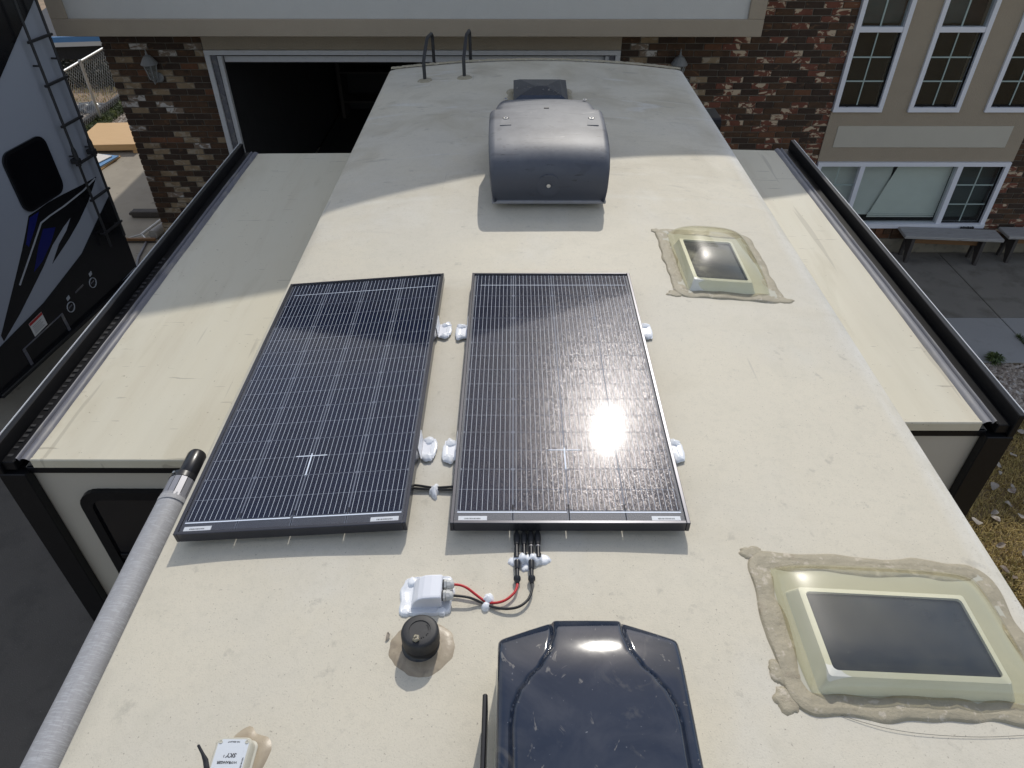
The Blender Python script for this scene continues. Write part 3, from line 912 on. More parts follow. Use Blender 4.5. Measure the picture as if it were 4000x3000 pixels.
b = B()
b.tube(smooth_path(on_roof([(-0.160, 1.133, 0.026), (-0.140, 1.131, 0.025), (-0.122, 1.124, 0.022), (-0.100, 1.110, 0.014), (-0.080, 1.097, 0.008), (-0.062, 1.0885, 0.007), (-0.040, 1.0865, 0.010), (-0.018, 1.094, 0.012), (0.002, 1.113, 0.013), (0.010, 1.132, 0.013), (0.0105, 1.146, 0.013)])), 0.0036, 10)
tag(b.build('cable', 'red_cable'), 'red cable looping from the grey gland to the branch connector', 'cable')
b = B()
b.tube(smooth_path(on_roof([(-0.160, 1.100, 0.024), (-0.140, 1.099, 0.023), (-0.115, 1.096, 0.020), (-0.090, 1.091, 0.010), (-0.068, 1.083, 0.006), (-0.045, 1.073, 0.008), (-0.015, 1.067, 0.011), (0.015, 1.072, 0.013), (0.038, 1.092, 0.013), (0.049, 1.120, 0.013), (0.0495, 1.146, 0.013)])), 0.0036, 10)
tag(b.build('cable', 'black_cable'), 'black cable looping beside the red one to the branch connector', 'cable')
clip = puddle(-0.066, 1.101, 0.017, 0.017, 0.013, 1.2, 0.14, 7, 36, dome=0.006, lobes=((1.2, 0.5, 0.2),)).build('cable_clip', 'white_seal')
tag(clip, 'white sealant blob holding the red and black cables together', 'cable clip')
puddle(-0.071, 1.080, 0.012, 0.013, 0.011, 2.2, 0.1, 6, 30, dome=0.003).build('blob', 'white_seal', clip)

# ---------------------------------------------------------------- cable entry box
gb = thing('cable_entry_box', 'white cable entry housing with two grey glands on the roof', 'junction box', roofp(-0.23, 1.115))
ox, oy, oz = gb.location
b = B()
n_ = 60
def platew(an):
    ca, sa = math.cos(an), math.sin(an)
    s_ = 1 / max(abs(ca), abs(sa)) ** 0.85
    return s_
def fpl(i, t):
    an = 2 * PI * i / n_
    s_ = platew(an) * (1 + 0.05 * jit(math.cos(an), math.sin(an), 2.5, 6) * 2)
    return (-0.230 + 0.070 * s_ * math.cos(an) * t, 1.115 + 0.061 * s_ * math.sin(an) * t)
V = [loc([(-0.230, 1.115, 0.0035)])[0]]
for t, h in ((0.5, 0.0035), (0.78, 0.0035), (0.84, 0.006), (0.92, 0.0085), (0.97, 0.006), (1.0, -0.001)):
    for i in range(n_):
        x, y = fpl(i, t)
        V.append(loc([(x, y, h)])[0])
F = [(0, 1 + i, 1 + (i + 1) % n_) for i in range(n_)]
for r in range(5):
    for i in range(n_):
        a0 = 1 + r * n_
        F.append((a0 + i, a0 + n_ + i, a0 + n_ + (i + 1) % n_, a0 + (i + 1) % n_))
b.add(V, F, 0, True)
b.build('sealant_flange', 'white_seal', gb)
puddle(-0.272, 1.158, 0.016, 0.017, 0.011, 9.1, 0.12, 6, 30, on=onc).build('screw_sealant', 'white_seal', gb)
puddle(-0.186, 1.068, 0.016, 0.013, 0.010, 3.1, 0.15, 6, 30, on=onc).build('screw_sealant', 'white_seal', gb)
puddle(-0.280, 1.066, 0.016, 0.012, 0.010, 5.1, 0.15, 6, 30, on=onc).build('screw_sealant', 'white_seal', gb)
puddle(-0.178, 1.160, 0.015, 0.012, 0.010, 7.1, 0.15, 6, 30, on=onc).build('screw_sealant', 'white_seal', gb)
# housing: quarter-round hood
prof = [(-0.268, 0.003), (-0.266, 0.014), (-0.259, 0.029), (-0.248, 0.040), (-0.234, 0.046), (-0.215, 0.048), (-0.190, 0.048), (-0.187, 0.045), (-0.186, 0.003)]
b = B()
ys = [(1.078, 0.006), (1.080, 0.002), (1.085, 0.0), (1.145, 0.0), (1.149, 0.002), (1.151, 0.006)]
V = []
for y, ins in ys:
    for x, h in prof:
        xm = -0.225
        V.append(loc([(xm + (x - xm) * (1 - ins * 6), y, max(0.002, h * (1 - ins * 9)))])[0])
kk = len(prof)
F = [(j * kk + i, j * kk + i + 1, (j + 1) * kk + i + 1, (j + 1) * kk + i) for j in range(len(ys) - 1) for i in range(kk - 1)]
F += [tuple(range(kk)), tuple(range((len(ys) - 1) * kk, len(ys) * kk))[::-1]]
b.add(V, F, 0, False)
b.build('housing', 'white_plastic', gb)
for y in (1.133, 1.099):
    T = Matrix.Translation(Vector(loc([(-0.186, y, 0.026)])[0])) @ Matrix.Rotation(PI / 2, 4, 'Y')
    b = B()
    b.lathe([(0.0, 0.0), (0.0135, 0.0), (0.0135, 0.003), (0.0, 0.003)], (0, 0, 0), 20, 1, T)
    b.lathe([(0.0, 0.003), (0.0145, 0.003), (0.0145, 0.009), (0.011, 0.010)], (0, 0, 0), 6, 0, T, False)
    b.lathe([(0.011, 0.010), (0.0125, 0.0105), (0.0125, 0.020)], (0, 0, 0), 8, 0, T, False)
    b.lathe([(0.0125, 0.020), (0.011, 0.026), (0.007, 0.0295), (0.0, 0.030)], (0, 0, 0), 20, 0, T)
    b.build('cable_gland', ['grey_plastic', 'black_matte'], gb)

# ---------------------------------------------------------------- plumbing vent cap
vc = thing('plumbing_vent', 'round black plumbing vent cap in a brown sealant puddle on the roof', 'vent cap', roofp(-0.228, 0.972))
ox, oy, oz = vc.location
puddle(-0.228, 0.966, 0.081, 0.080, 0.006, 12.3, 0.07, 8, 60, on=onc, lobes=((-0.9, 0.5, 0.10),)).build('sealant_puddle', 'old_seal', vc)
b = B()
b.lathe([(0.052, 0.002), (0.044, 0.008), (0.041, 0.012), (0.0395, 0.030), (0.038, 0.036)], (0, 0, 0), 40)
b.build('collar', 'black_plastic', vc)
b = B()
b.lathe([(0.0, 0.030), (0.043, 0.030), (0.0465, 0.032), (0.047, 0.036), (0.0465, 0.062), (0.045, 0.067), (0.042, 0.0700), (0.038, 0.0712), (0.0265, 0.0715), (0.0258, 0.0695), (0.0, 0.0695)], (0, 0, 0), 48)
cp = b.build('cap', 'black_matte', vc)
def arc_text(s_, r, a0, da, size, zz, parent):
    for i, ch in enumerate(s_):
        if ch == ' ':
            continue
        an = a0 + da * i
        o = text_part('raised_letter', ch, size, 'black_plastic', parent, (r * math.cos(an), r * math.sin(an), zz), an - PI / 2)
arc_text('PULL TO REMOVE', 0.0215, math.radians(40), math.radians(-12.5), 0.0052, 0.0699, cp)
b = B()
b.tube([(-0.011, -0.026, 0.0715), (-0.006, -0.030, 0.0755), (-0.001, -0.028, 0.077), (-0.002, -0.022, 0.078), (-0.008, -0.022, 0.080), (-0.010, -0.027, 0.083)], [0.0045, 0.0052, 0.0048, 0.0044, 0.0038, 0.0018], 8)
b.build('sealant_dab', 'tan_seal', cp)

# ---------------------------------------------------------------- skylights
def dome_fn(x0, x1, y0, y1, h, p, base, rc=0.05, hx=0.0):
    def f(u, v):
        a_, c_ = 2 * u - 1, 2 * v - 1
        # rounded-rectangle plan: squash the corners
        m_ = max(abs(a_), abs(c_))
        x = (x0 + x1) / 2 + a_ * (x1 - x0) / 2 * (1 - 0.035 * (abs(a_ * c_)) ** 3)
        y = (y0 + y1) / 2 + c_ * (y1 - y0) / 2 * (1 - 0.035 * (abs(a_ * c_)) ** 3)
        z = h * ((1 - abs(a_) ** p) ** 0.5) * ((1 - abs(c_) ** p) ** 0.5)
        return roofp(x, y, base + z)
    return f

def skylight(name, lab, X0, X1, Y0, Y1, dome_h, p, ix0, ix1, iy0, iy1, ih, bw, seed, lumps):
    t = thing(name, lab, 'skylight', roofp((X0 + X1) / 2, (Y0 + Y1) / 2))
    ox, oy, oz = t.location
    L = lambda P: [(q[0] - ox, q[1] - oy, q[2] - oz) for q in P]
    lc = lambda x, y, h: (x - ox, y - oy, rz(x) + h - oz)
    # flange sheet
    b = B()
    fx0, fx1, fy0, fy1 = X0 + 0.01, X1 - 0.01, Y0 + 0.01, Y1 - 0.01
    outer = rrect(fx0, fx1, fy0, fy1, 0.03, 6)
    inner = rrect(ix0 - 0.018, ix1 + 0.018, iy0 - 0.018, iy1 + 0.018, 0.012, 6)
    n = len(outer)
    V = [lc(x, y, 0.006) for x, y in outer] + [lc(x, y, 0.006) for x, y in inner] + [lc(x, y, 0.0) for x, y in outer]
    b.add(V, [(i, (i + 1) % n, n + (i + 1) % n, n + i) for i in range(n)] + [(i, (i + 1) % n, 2 * n + (i + 1) % n, 2 * n + i) for i in range(n)])
    b.build('flange', 'flange', t)
    # inner raised frame (frustum) with pane
    b = B()
    r0 = rrect(ix0 - 0.020, ix1 + 0.020, iy0 - 0.022, iy1 + 0.020, 0.012, 4)
    r1 = rrect(ix0, ix1, iy0, iy1, 0.008, 4)
    r2 = rrect(ix0 + 0.014, ix1 - 0.014, iy0 + 0.014, iy1 - 0.014, 0.012, 4)
    n = len(r0)
    V = [lc(x, y, 0.004) for x, y in r0] + [lc(x, y, ih) for x, y in r1] + [lc(x, y, ih + 0.003) for x, y in r2] + [lc(x, y, ih - 0.012) for x, y in r2]
    F = []
    for q in range(3):
        F += [(q * n + i, q * n + (i + 1) % n, (q + 1) * n + (i + 1) % n, (q + 1) * n + i) for i in range(n)]
    b.add(V, F)
    fr = b.build('inner_frame', 'garnish', t)
    def pf(u, v):
        x = ix0 + 0.013 + (ix1 - ix0 - 0.026) * u; y = iy0 + 0.013 + (iy1 - iy0 - 0.026) * v
        return lc(x, y, ih - 0.006 + 0.012 * (1 - (2 * u - 1) ** 2) * (1 - (2 * v - 1) ** 2))
    B().grid(pf, 20, 20).build('pane', 'skylight_pane', fr)
    # outer dome
    df = dome_fn(X0 + 0.035, X1 - 0.035, Y0 + 0.03, Y1 - 0.03, dome_h, p, 0.007)
    B().grid(lambda u, v: tuple(a_ - c_ for a_, c_ in zip(df(u, v), (ox, oy, oz))), 44, 44).build('dome', 'dome', t)
    # sealant bead
    bead(rrect(X0 + 0.014, X1 - 0.014, Y0 + 0.012, Y1 - 0.012, 0.035, 8), bw * 1.15, 0.0086, True, seed, 0.24, 11, n=14, on=lc, screws=0.072, power=5).build('sealant_bead', 'tan_seal', t)
    for q, (x, y, rx, ry, sd_) in enumerate(lumps):
        puddle(x, y, rx * 1.15, ry * 1.1, 0.0055, sd_, 0.2, 6, 34, on=lc).build('sealant_lump', 'tan_seal', t)
    return t

skylight('small_skylight', 'small bubble dome skylight beside the far end of the right panel', 0.715, 1.165, 2.638, 3.240, 0.105, 3.0,
         0.785, 1.040, 2.690, 3.070, 0.050, 0.056, 3.0, [(0.700, 2.645, 0.035, 0.025, 1.0), (1.185, 2.645, 0.038, 0.022, 2.0), (0.705, 3.235, 0.022, 0.022, 3.0)])
skylight('large_skylight', 'large yellowed skylight with dark pane beside the smoked fan lid', 0.662, 1.325, 0.815, 1.245, 0.062, 5.0,
         0.745, 1.190, 0.872, 1.118, 0.050, 0.054, 6.0, [(0.672, 1.262, 0.034, 0.022, 4.0), (0.640, 0.905, 0.020, 0.030, 5.0), (0.645, 0.835, 0.030, 0.030, 6.0), (0.735, 1.255, 0.045, 0.012, 7.0)])

# ---------------------------------------------------------------- smoked roof fan, bottom centre
fan = thing('roof_fan', 'glossy smoked black roof fan lid with curved ridges at the bottom', 'roof vent', roofp(0.172, 0.66))
ox, oy, oz = fan.location
lc = lambda x, y, h: (x - ox, y - oy, rz(x) + h - oz)
GR = [(0.962, 0.080), (0.918, 0.080), (0.874, 0.088), (0.832, 0.110), (0.800, 0.138), (0.769, 0.159), (0.735, 0.171), (0.698, 0.175), (0.622, 0.174), (0.30, 0.174)]
def groove(y):
    for i in range(len(GR) - 1):
        if GR[i][0] >= y >= GR[i + 1][0]:
            t = (GR[i][0] - y) / (GR[i][0] - GR[i + 1][0])
            t = t * t * (3 - 2 * t) * 0.5 + t * 0.5
            return GR[i][1] + (GR[i + 1][1] - GR[i][1]) * t
    return 0.08 if y > 0.9 else 0.174
FX = 0.173
FH = 0.207
def far_edge(x):
    d = abs(x - FX)
    return 0.958 if d <= 0.082 else 0.958 - (d - 0.082) / (FH - 0.082) * 0.050
def lid_z(x, y, ye):
    d = abs(x - FX); g = groove(y)
    z = 0.146 + 0.004 * (1 - (d / FH) ** 2) - 0.018 * max(0, (0.70 - y)) ** 1.5
    z += 0.010 / (1 + math.exp((d - g) / 0.0022)) - 0.005 * math.exp(-((d - g - 0.004) / 0.0035) ** 2)
    z -= 0.95 * max(0.0, y - 0.80) ** 2
    z -= 0.010 * math.exp(-max(0.0, ye - y) / 0.006) + 0.010 * math.exp(-max(0.0, FH - d) / 0.004)
    return z
def fl(u, v):
    x = FX - FH + 2 * FH * u
    ye = far_edge(x)
    y = 0.30 + (ye - 0.30) * (1 - (1 - v) ** 1.2)
    return lc(x, y, lid_z(x, y, ye))
b = B().grid(fl, 150, 130)
def skirt(u, v):
    x = FX - FH + 2 * FH * u
    ye = far_edge(x)
    return lc(x, ye + 0.006 * v, lid_z(x, ye, ye) * (1 - v) + 0.045 * v)
b.grid(skirt, 60, 3)
for sg in (-1, 1):
    def sk(u, v):
        x = FX + sg * FH
        ye = far_edge(x)
        y = 0.30 + (ye - 0.30) * u
        return lc(x + sg * 0.003 * v, y, lid_z(x, y, ye) * (1 - v) + 0.085 * v)
    b.grid(sk, 40, 3)
b.build('lid', 'fan_lid', fan)
b = B()
def base(u, v):
    x = FX + (u - 0.5) * 2 * 0.197
    return 0
P = [(FX - 0.200, 0.30), (FX + 0.200, 0.30), (FX + 0.200, 0.895), (FX + 0.08, 0.945), (FX - 0.08, 0.945), (FX - 0.200, 0.895)]
V = [lc(x - (0.014 if x < FX else -0.014), y + (0.012 if y > 0.5 else 0), -0.004) for x, y in P] + [lc(x, y, 0.085) for x, y in P]
b.add(V, [(i, (i + 1) % 6, 6 + (i + 1) % 6, 6 + i) for i in range(6)] + [(6, 7, 8, 9, 10, 11)])
b.build('base', 'cream_plastic', fan)
b = B(); b.cbox(FX - 0.240, FX - 0.229, 0.35, 0.792, lc(0, 0, 0.030)[2] + oz, lc(0, 0, 0.105)[2] + oz, 0.003, T=Matrix.Translation((-ox, -oy, -oz)))
b.build('side_arm', 'black_plastic', fan)
puddle(FX - 0.236, 0.60, 0.014, 0.05, 0.006, 3.0, 0.2, 5, 30, on=lc).build('sealant_puddle', 'old_seal', fan)

# ---------------------------------------------------------------- rooftop air conditioner
ac = thing('air_conditioner', 'faded charcoal rooftop air conditioner in front of the roof ladder', 'air conditioner', roofp(0.18, 3.95))
ox, oy, oz = ac.location
def rib(y, ht, hw, zb, r, cx=0.180, n=7, bow=0.005):
    """one cross-section, bottom-left over the top to bottom-right"""
    r = max(0.004, min(r, (ht - zb) * 0.8, hw * 0.8))
    P = [(cx - hw * 0.965, zb), (cx - hw * 0.995, zb + (ht - zb - r) * 0.5)]
    for k_ in range(n + 1):
        a_ = PI - PI / 2 * k_ / n
        P.append((cx - hw + r + r * math.cos(a_), ht - r + r * math.sin(a_)))
    for k_ in range(1, 8):
        t = k_ / 8
        P.append((cx - hw + r + (2 * hw - 2 * r) * t, ht + bow * math.sin(PI * t)))
    for k_ in range(n + 1):
        a_ = PI / 2 - PI / 2 * k_ / n
        P.append((cx + hw - r + r * math.cos(a_), ht - r + r * math.sin(a_)))
    P += [(cx + hw * 0.995, zb + (ht - zb - r) * 0.5), (cx + hw * 0.965, zb)]
    return [lc(x, y, h) for x, h in P]
def loft(secs):
    b = B()
    V = [q for s_ in secs for q in s_]
    kk = len(secs[0])
    b.add(V, [(j * kk + i, j * kk + i + 1, (j + 1) * kk + i + 1, (j + 1) * kk + i) for j in range(len(secs) - 1) for i in range(kk - 1)], 0, True)
    b.add(secs[0], [tuple(range(kk))]); b.add(secs[-1], [tuple(range(kk))[::-1]])
    return b
front = [(3.455, 0.060, 0.278, 0.050, 0.01), (3.441, 0.085, 0.282, 0.05, 0.012), (3.434, 0.12, 0.287, 0.05, 0.016), (3.432, 0.155, 0.292, 0.05, 0.02), (3.437, 0.19, 0.296, 0.05, 0.024), (3.452, 0.222, 0.300, 0.05, 0.028), (3.470, 0.243, 0.303, 0.05, 0.030),
         (3.497, 0.264, 0.305, 0.05, 0.032), (3.535, 0.283, 0.308, 0.05, 0.034), (3.58, 0.297, 0.310, 0.05, 0.034), (3.64, 0.307, 0.312, 0.05, 0.034), (3.74, 0.314, 0.315, 0.05, 0.034), (3.88, 0.317, 0.317, 0.05, 0.034), (4.03, 0.317, 0.318, 0.05, 0.034), (4.055, 0.316, 0.318, 0.05, 0.034)]
loft([rib(*s_) for s_ in front]).build('front_shroud', 'shroud', ac)
rear = [(4.060, 0.300, 0.306, 0.05, 0.05), (4.075, 0.301, 0.305, 0.05, 0.055), (4.16, 0.298, 0.300, 0.05, 0.06), (4.26, 0.290, 0.292, 0.05, 0.06), (4.335, 0.280, 0.285, 0.05, 0.06), (4.375, 0.262, 0.281, 0.05, 0.06), (4.40, 0.22, 0.279, 0.05, 0.05), (4.41, 0.12, 0.279, 0.05, 0.04), (4.412, 0.06, 0.279, 0.05, 0.01)]
loft([rib(*s_) for s_ in rear]).build('rear_shroud', 'shroud', ac)
b = B(); b.cbox(-0.115, 0.475, 3.452, 4.40, lc(0, 0, 0.030)[2] + oz, lc(0, 0, 0.048)[2] + oz, 0.003, T=Matrix.Translation((-ox, -oy, -oz)))
b.build('base_pan', 'alu', ac)
b = B(); b.cbox(-0.035, 0.385, 3.515, 4.30, ZR - 0.012, ZR + 0.029, 0.004, T=Matrix.Translation((-ox, -oy, -oz)))
b.build('gasket_block', 'shroud_base', ac)
def bolt(x, y, h, nrm, pocket):
    T = Matrix.Translation(Vector(lc(x, y, h))) @ Matrix.Rotation(nrm, 4, 'X')
    b = B()
    if pocket:
        b.cbox(-0.016, 0.016, 0.004, 0.012, -0.004, 0.004, 0.001, 1, T)
    b.lathe([(0.0, 0.004), (0.013, 0.004), (0.013, 0.0), ], (0, 0, 0), 20, 0, T, False)
    b.lathe([(0.0, 0.008), (0.005, 0.008), (0.005, 0.004)], (0, 0, 0), 6, 2, T, False)
    b.build('mount_screw', ['steel', 'black_matte', 'alu'], ac)
bolt(-0.045, 3.893, 0.3205, 0.02, True); bolt(0.418, 3.893, 0.3205, 0.02, True)
for x in (-0.045, 0.418):
    b = B(); b.prism([(-0.030, 3.795), (0.030, 3.795), (0.020, 3.890), (-0.020, 3.890)], lambda u, v, d: lc(x + u, v, d), 0.3130, 0.3205)
    b.build('screw_pocket', 'shroud', ac)
bolt(-0.050, 4.325, 0.289, -0.10, False); bolt(0.415, 4.305, 0.291, -0.10, False)
T = Matrix.Translation(Vector(lc(0.175, 3.4345, 0.135))) @ Matrix.Rotation(PI / 2 + 0.05, 4, 'X')
b = B()
b.lathe([(0.062, -0.004), (0.060, 0.001), (0.056, 0.0025), (0.020, 0.0025), (0.016, -0.001), (0.009, -0.001)], (0, 0, 0), 36, 0, T)
b.lathe([(0.011, -0.002), (0.010, 0.005), (0.0, 0.006)], (0, 0, 0), 14, 1, T)
b.build('front_plug', ['shroud', 'steel'], ac)
for x in (-0.09, 0.18, 0.45):
    b = B(); b.cbox(x - 0.014, x + 0.014, 4.046, 4.060, lc(x, 0, 0.302)[2] + oz, lc(x, 0, 0.3245 if abs(x - 0.18) < 0.1 else 0.316)[2] + oz, 0.001, T=Matrix.Translation((-ox, -oy, -oz)))
    b.build('seam_clip', 'black_matte', ac)

# ---------------------------------------------------------------- roof vent behind the air conditioner
rv = thing('roof_vent', 'square black roof vent lid behind the air conditioner', 'roof vent', roofp(0.185, 5.25))
ox, oy, oz = rv.location
bead(rrect(-0.03, 0.40, 5.03, 5.47, 0.03, 6), 0.05, 0.010, True, 3.0, 0.3, 14, on=lc).build('sealant_bead', 'tan_seal', rv)
b = B()
b.cbox(0.0, 0.37, 5.07, 5.43, lc(0.185, 0, -0.01)[2] + oz, lc(0.185, 0, 0.045)[2] + oz, 0.004, T=Matrix.Translation((-ox, -oy, -oz)))
b.build('base', 'cream_plastic', rv)
b = B()
q = [(-0.005, 5.06, 0.048), (0.375, 5.06, 0.048), (0.375, 5.42, 0.085), (-0.005, 5.42, 0.085)]
r_ = [(0.04, 5.10, 0.075), (0.33, 5.10, 0.075), (0.33, 5.385, 0.100), (0.04, 5.385, 0.100)]
ap = [(0.145, 5.23, 0.100), (0.225, 5.23, 0.100)]
V = [lc(*p) for p in q + r_ + ap] + [lc(p[0], p[1], p[2] - 0.02) for p in q]
b.add(V, [(0, 1, 5, 4), (1, 2, 6, 5), (2, 3, 7, 6), (3, 0, 4, 7), (4, 5, 9, 8), (5, 6, 9), (6, 7, 8, 9), (7, 4, 8), (0, 1, 11, 10), (1, 2, 12, 11), (2, 3, 13, 12), (3, 0, 10, 13)])
b.build('lid', 'fan_lid', rv)

# ---------------------------------------------------------------- ladder hooks over the far roof edge
ld = thing('roof_ladder', 'black tube ladder hooked over the far edge of the trailer roof', 'ladder', roofp(-0.55, 5.83))
ox, oy, oz = ld.location
for i, x in enumerate((-0.700, -0.390)):
    b = B()
    pts = [lc(x, 5.835, 0.0), lc(x, 5.835, 0.14), lc(x + 0.004, 5.850, 0.165), lc(x + 0.012, 6.06, 0.245), lc(x + 0.014, 6.10, 0.250), lc(x + 0.020, 6.33, 0.225), lc(x + 0.022, 6.375, 0.20), lc(x + 0.022, 6.385, 0.15), lc(x + 0.022, 6.385, -2.0)]
    b.tube(pts, 0.0135, 12)
    b.build('rail', 'black_matte', ld)
    puddle(x, 5.835, 0.062, 0.060, 0.010, 3.0 + i * 2, 0.10, 6, 40, on=lc, dome=0.006).build('sealant_puddle', 'tan_seal', ld)
for zz in (-0.35, -0.68, -1.01, -1.34, -1.67):
    b = B(); b.tube([lc(-0.678, 6.385, zz), lc(-0.368, 6.385, zz)], 0.012, 10); b.build('rung', 'black_matte', ld)

# ---------------------------------------------------------------- wifi extender, bottom left
wf = thing('wifi_extender', 'small cream wireless extender with silver label near the roof bottom left', 'antenna box', roofp(-0.618, 0.672))
ox, oy, oz = wf.location
puddle(-0.606, 0.690, 0.056, 0.082, 0.006, 2.2, 0.10, 7, 50, on=lc, lobes=((0.6, 0.4, 0.20), (1.9, 0.3, 0.06))).build('sealant_puddle', 'old_seal', wf)
def rloop(x0, x1, y0, y1, r, h):
    return [(x - ox, y - oy, rz(-0.618) + h - oz) for x, y in rrect(x0, x1, y0, y1, r, 6)]
b = B()
lv = [rloop(-0.664, -0.574, 0.597, 0.744, 0.016, 0.003), rloop(-0.664, -0.574, 0.597, 0.744, 0.016, 0.012), rloop(-0.660, -0.578, 0.601, 0.740, 0.015, 0.015), rloop(-0.659, -0.579, 0.602, 0.739, 0.015, 0.036), rloop(-0.656, -0.582, 0.605, 0.736, 0.014, 0.0405)]
n = len(lv[0])
b.add([p for l_ in lv for p in l_], [(j * n + i, j * n + (i + 1) % n, (j + 1) * n + (i + 1) % n, (j + 1) * n + i) for j in range(4) for i in range(n)], 0, True)
b.add(lv[-1], [tuple(range(n))])
bx = b.build('enclosure', 'wifi_box', wf)
b = B()
zt = rz(-0.618) + 0.0405 - oz
b.prism(rrect(-0.653, -0.585, 0.608, 0.733, 0.011, 6), lambda u, v, d: (u - ox, v - oy, d), zt - 0.001, zt + 0.0006)
lab_ = b.build('label_plate', 'wifi_label', bx)
b = B()
b.prism(rrect(-0.6455, -0.5925, 0.616, 0.7225, 0.006, 5), lambda u, v, d: (u - ox, v - oy, d), zt + 0.0006, zt + 0.0012)
b.build('inset_plate', 'wifi_label', bx)
zl = zt + 0.0014
# lettering reads from the far side: turned by 180 degrees
text_part('lettering', 'SKY', 0.0125, 'print', bx, (-0.6155 - ox, 0.6985 - oy, zl), PI, 1.0, 0.18, 0.0003)
text_part('lettering', '3', 0.007, 'print', bx, (-0.6315 - ox, 0.6965 - oy, zl), PI)
text_part('lettering', 'WIFI', 0.0078, 'print', bx, (-0.6065 - ox, 0.6835 - oy, zl), PI, 1.0, 0.12)
text_part('lettering', 'RANGER', 0.0078, 'print', bx, (-0.6275 - ox, 0.6835 - oy, zl), PI, 1.0, 0.12, 0.0002)
text_part('lettering', 'NO SEALANT', 0.0046, 'print', bx, (-0.619 - ox, 0.7275 - oy, zl - 0.0006), PI, 0.95)
text_part('lettering', '& ASSEMBLED IN USA', 0.0046, 'print', bx, (-0.5888 - ox, 0.672 - oy, zl - 0.0006), PI / 2, 1.0)
for x, y in ((-0.648, 0.727), (-0.590, 0.727)):
    b = B(); b.lathe([(0.0, 0.0), (0.0040, 0.0), (0.0040, 0.0012), (0.0028, 0.0014), (0.0026, 0.0004), (0, 0.0004)], (x - ox, y - oy, zt + 0.0006), 18)
    b.build('screw_recess', 'wifi_box', bx)
b = B()
b.tube([(-0.640 - ox, 0.630 - oy, zt + 0.020), (-0.647 - ox, 0.655 - oy, zt + 0.030), (-0.6535 - ox, 0.672 - oy, zt + 0.038), (-0.661 - ox, 0.682 - oy, zt + 0.046), (-0.672 - ox, 0.695 - oy, zt + 0.056), (-0.6725 - ox, 0.696 - oy, zt + 0.0565)],
       [0.0062, 0.0060, 0.0056, 0.0034, 0.0029, 0.0015], 14)
b.tube([(-0.632 - ox, 0.610 - oy, zt - 0.01), (-0.640 - ox, 0.630 - oy, zt + 0.020)], 0.0062, 12)
b.build('antenna_rod', 'black_matte', wf)

# ---------------------------------------------------------------- awning roller on the left roof edge
aw = thing('awning_roller', 'rolled grey fabric awning tube along the left roof edge', 'awning', (-1.112, 0.4, 3.084))
def cyl(name, y0, y1, r0, mat, nseg=40, wob=0.0, n=36, prof_=None):
    b = B()
    ys_ = [y0 + (y1 - y0) * i / nseg for i in range(nseg + 1)]
    b.tube([(0.0015 * math.sin(y * 3.1) if wob else 0, y - 0.4, (0.0015 * math.cos(y * 2.3)) if wob else 0) for y in ys_], [r0 * (1 + wob * jit(y, 0, 4.0, 1)) for y in ys_], n)
    return b.build(name, mat, aw)
cyl('fabric_roll', -1.6, 1.575, 0.0480, 'awning', 120, 0.02)
b = B(); b.tube([(0.0, 1.545 - 0.4, 0), (0, 1.560 - 0.4, 0), (0, 1.563 - 0.4, 0)], [0.0490, 0.0496, 0.0480], 36); b.build('fabric_hem', 'awning', aw)
b = B()
for q in range(14):
    a0, a1 = 2 * PI * (q + 0.06) / 14, 2 * PI * (q + 0.94) / 14
    P = [(0.0415 * math.cos(a0), 0.0415 * math.sin(a0)), (0.0465 * math.cos(a0), 0.0465 * math.sin(a0)), (0.0465 * math.cos(a1), 0.0465 * math.sin(a1)), (0.0415 * math.cos(a1), 0.0415 * math.sin(a1))]
    b.prism(P, lambda u, v, d: (u, d - 0.4, v), 1.56, 1.645)
b.build('roller_tube', 'alu', aw)
b = B(); b.tube([(0, 1.55 - 0.4, 0), (0, 1.645 - 0.4, 0)], 0.0405, 28); b.build('roller_core', 'black_plastic', aw)
b = B(); b.tube([(0, 1.645 - 0.4, 0), (0, 1.647 - 0.4, 0), (0, 1.668 - 0.4, 0), (0, 1.670 - 0.4, 0)], [0.044, 0.0475, 0.0475, 0.042], 36)
ec = b.build('end_cap', 'black_plastic', aw)
b = B(); b.lathe([(0, 0.003), (0.0045, 0.003), (0.0045, 0.0)], (0, 0, 0), 14, 0, Matrix.Translation((-0.020, 1.2575, 0.045)) @ Matrix.Rotation(-0.42, 4, 'Y')); b.build('cap_screw', 'steel', ec)
b = B(); b.tube([(0.004, 1.668 - 0.4, 0.002), (0.004, 1.672 - 0.4, 0.002), (0.004, 1.772 - 0.4, 0.002), (0.004, 1.785 - 0.4, 0.002), (0.004, 1.790 - 0.4, 0.002)], [0.030, 0.0325, 0.0325, 0.028, 0.018], 28)
b.build('motor_head', 'black_plastic', aw)
b = B(); b.cbox(0.006, 0.060, 1.675 - 0.4, 1.775 - 0.4, -0.055, -0.012, 0.006); b.build('arm_bracket', 'black_plastic', aw)
# stitched seam down the inner side
b = B()
y = -0.3
while y < 1.55:
    an = 0.42 + 0.02 * rnd.random()
    p0 = (0.0492 * math.sin(PI / 2 - an + 0.35), y - 0.4, 0.0492 * math.cos(PI / 2 - an + 0.35))
    b.box(p0[0] - 0.0012, p0[0] + 0.0012, p0[1], p0[1] + 0.006, p0[2] - 0.001, p0[2] + 0.0012)
    y += 0.0115
stuff(b.build('stitching', 'label_white', aw))
b = B(); b.cbox(0.046, 0.064, -1.9, 1.55 - 0.4, -0.060, 0.010, 0.004); b.build('wall_rail', 'black_trim', aw)

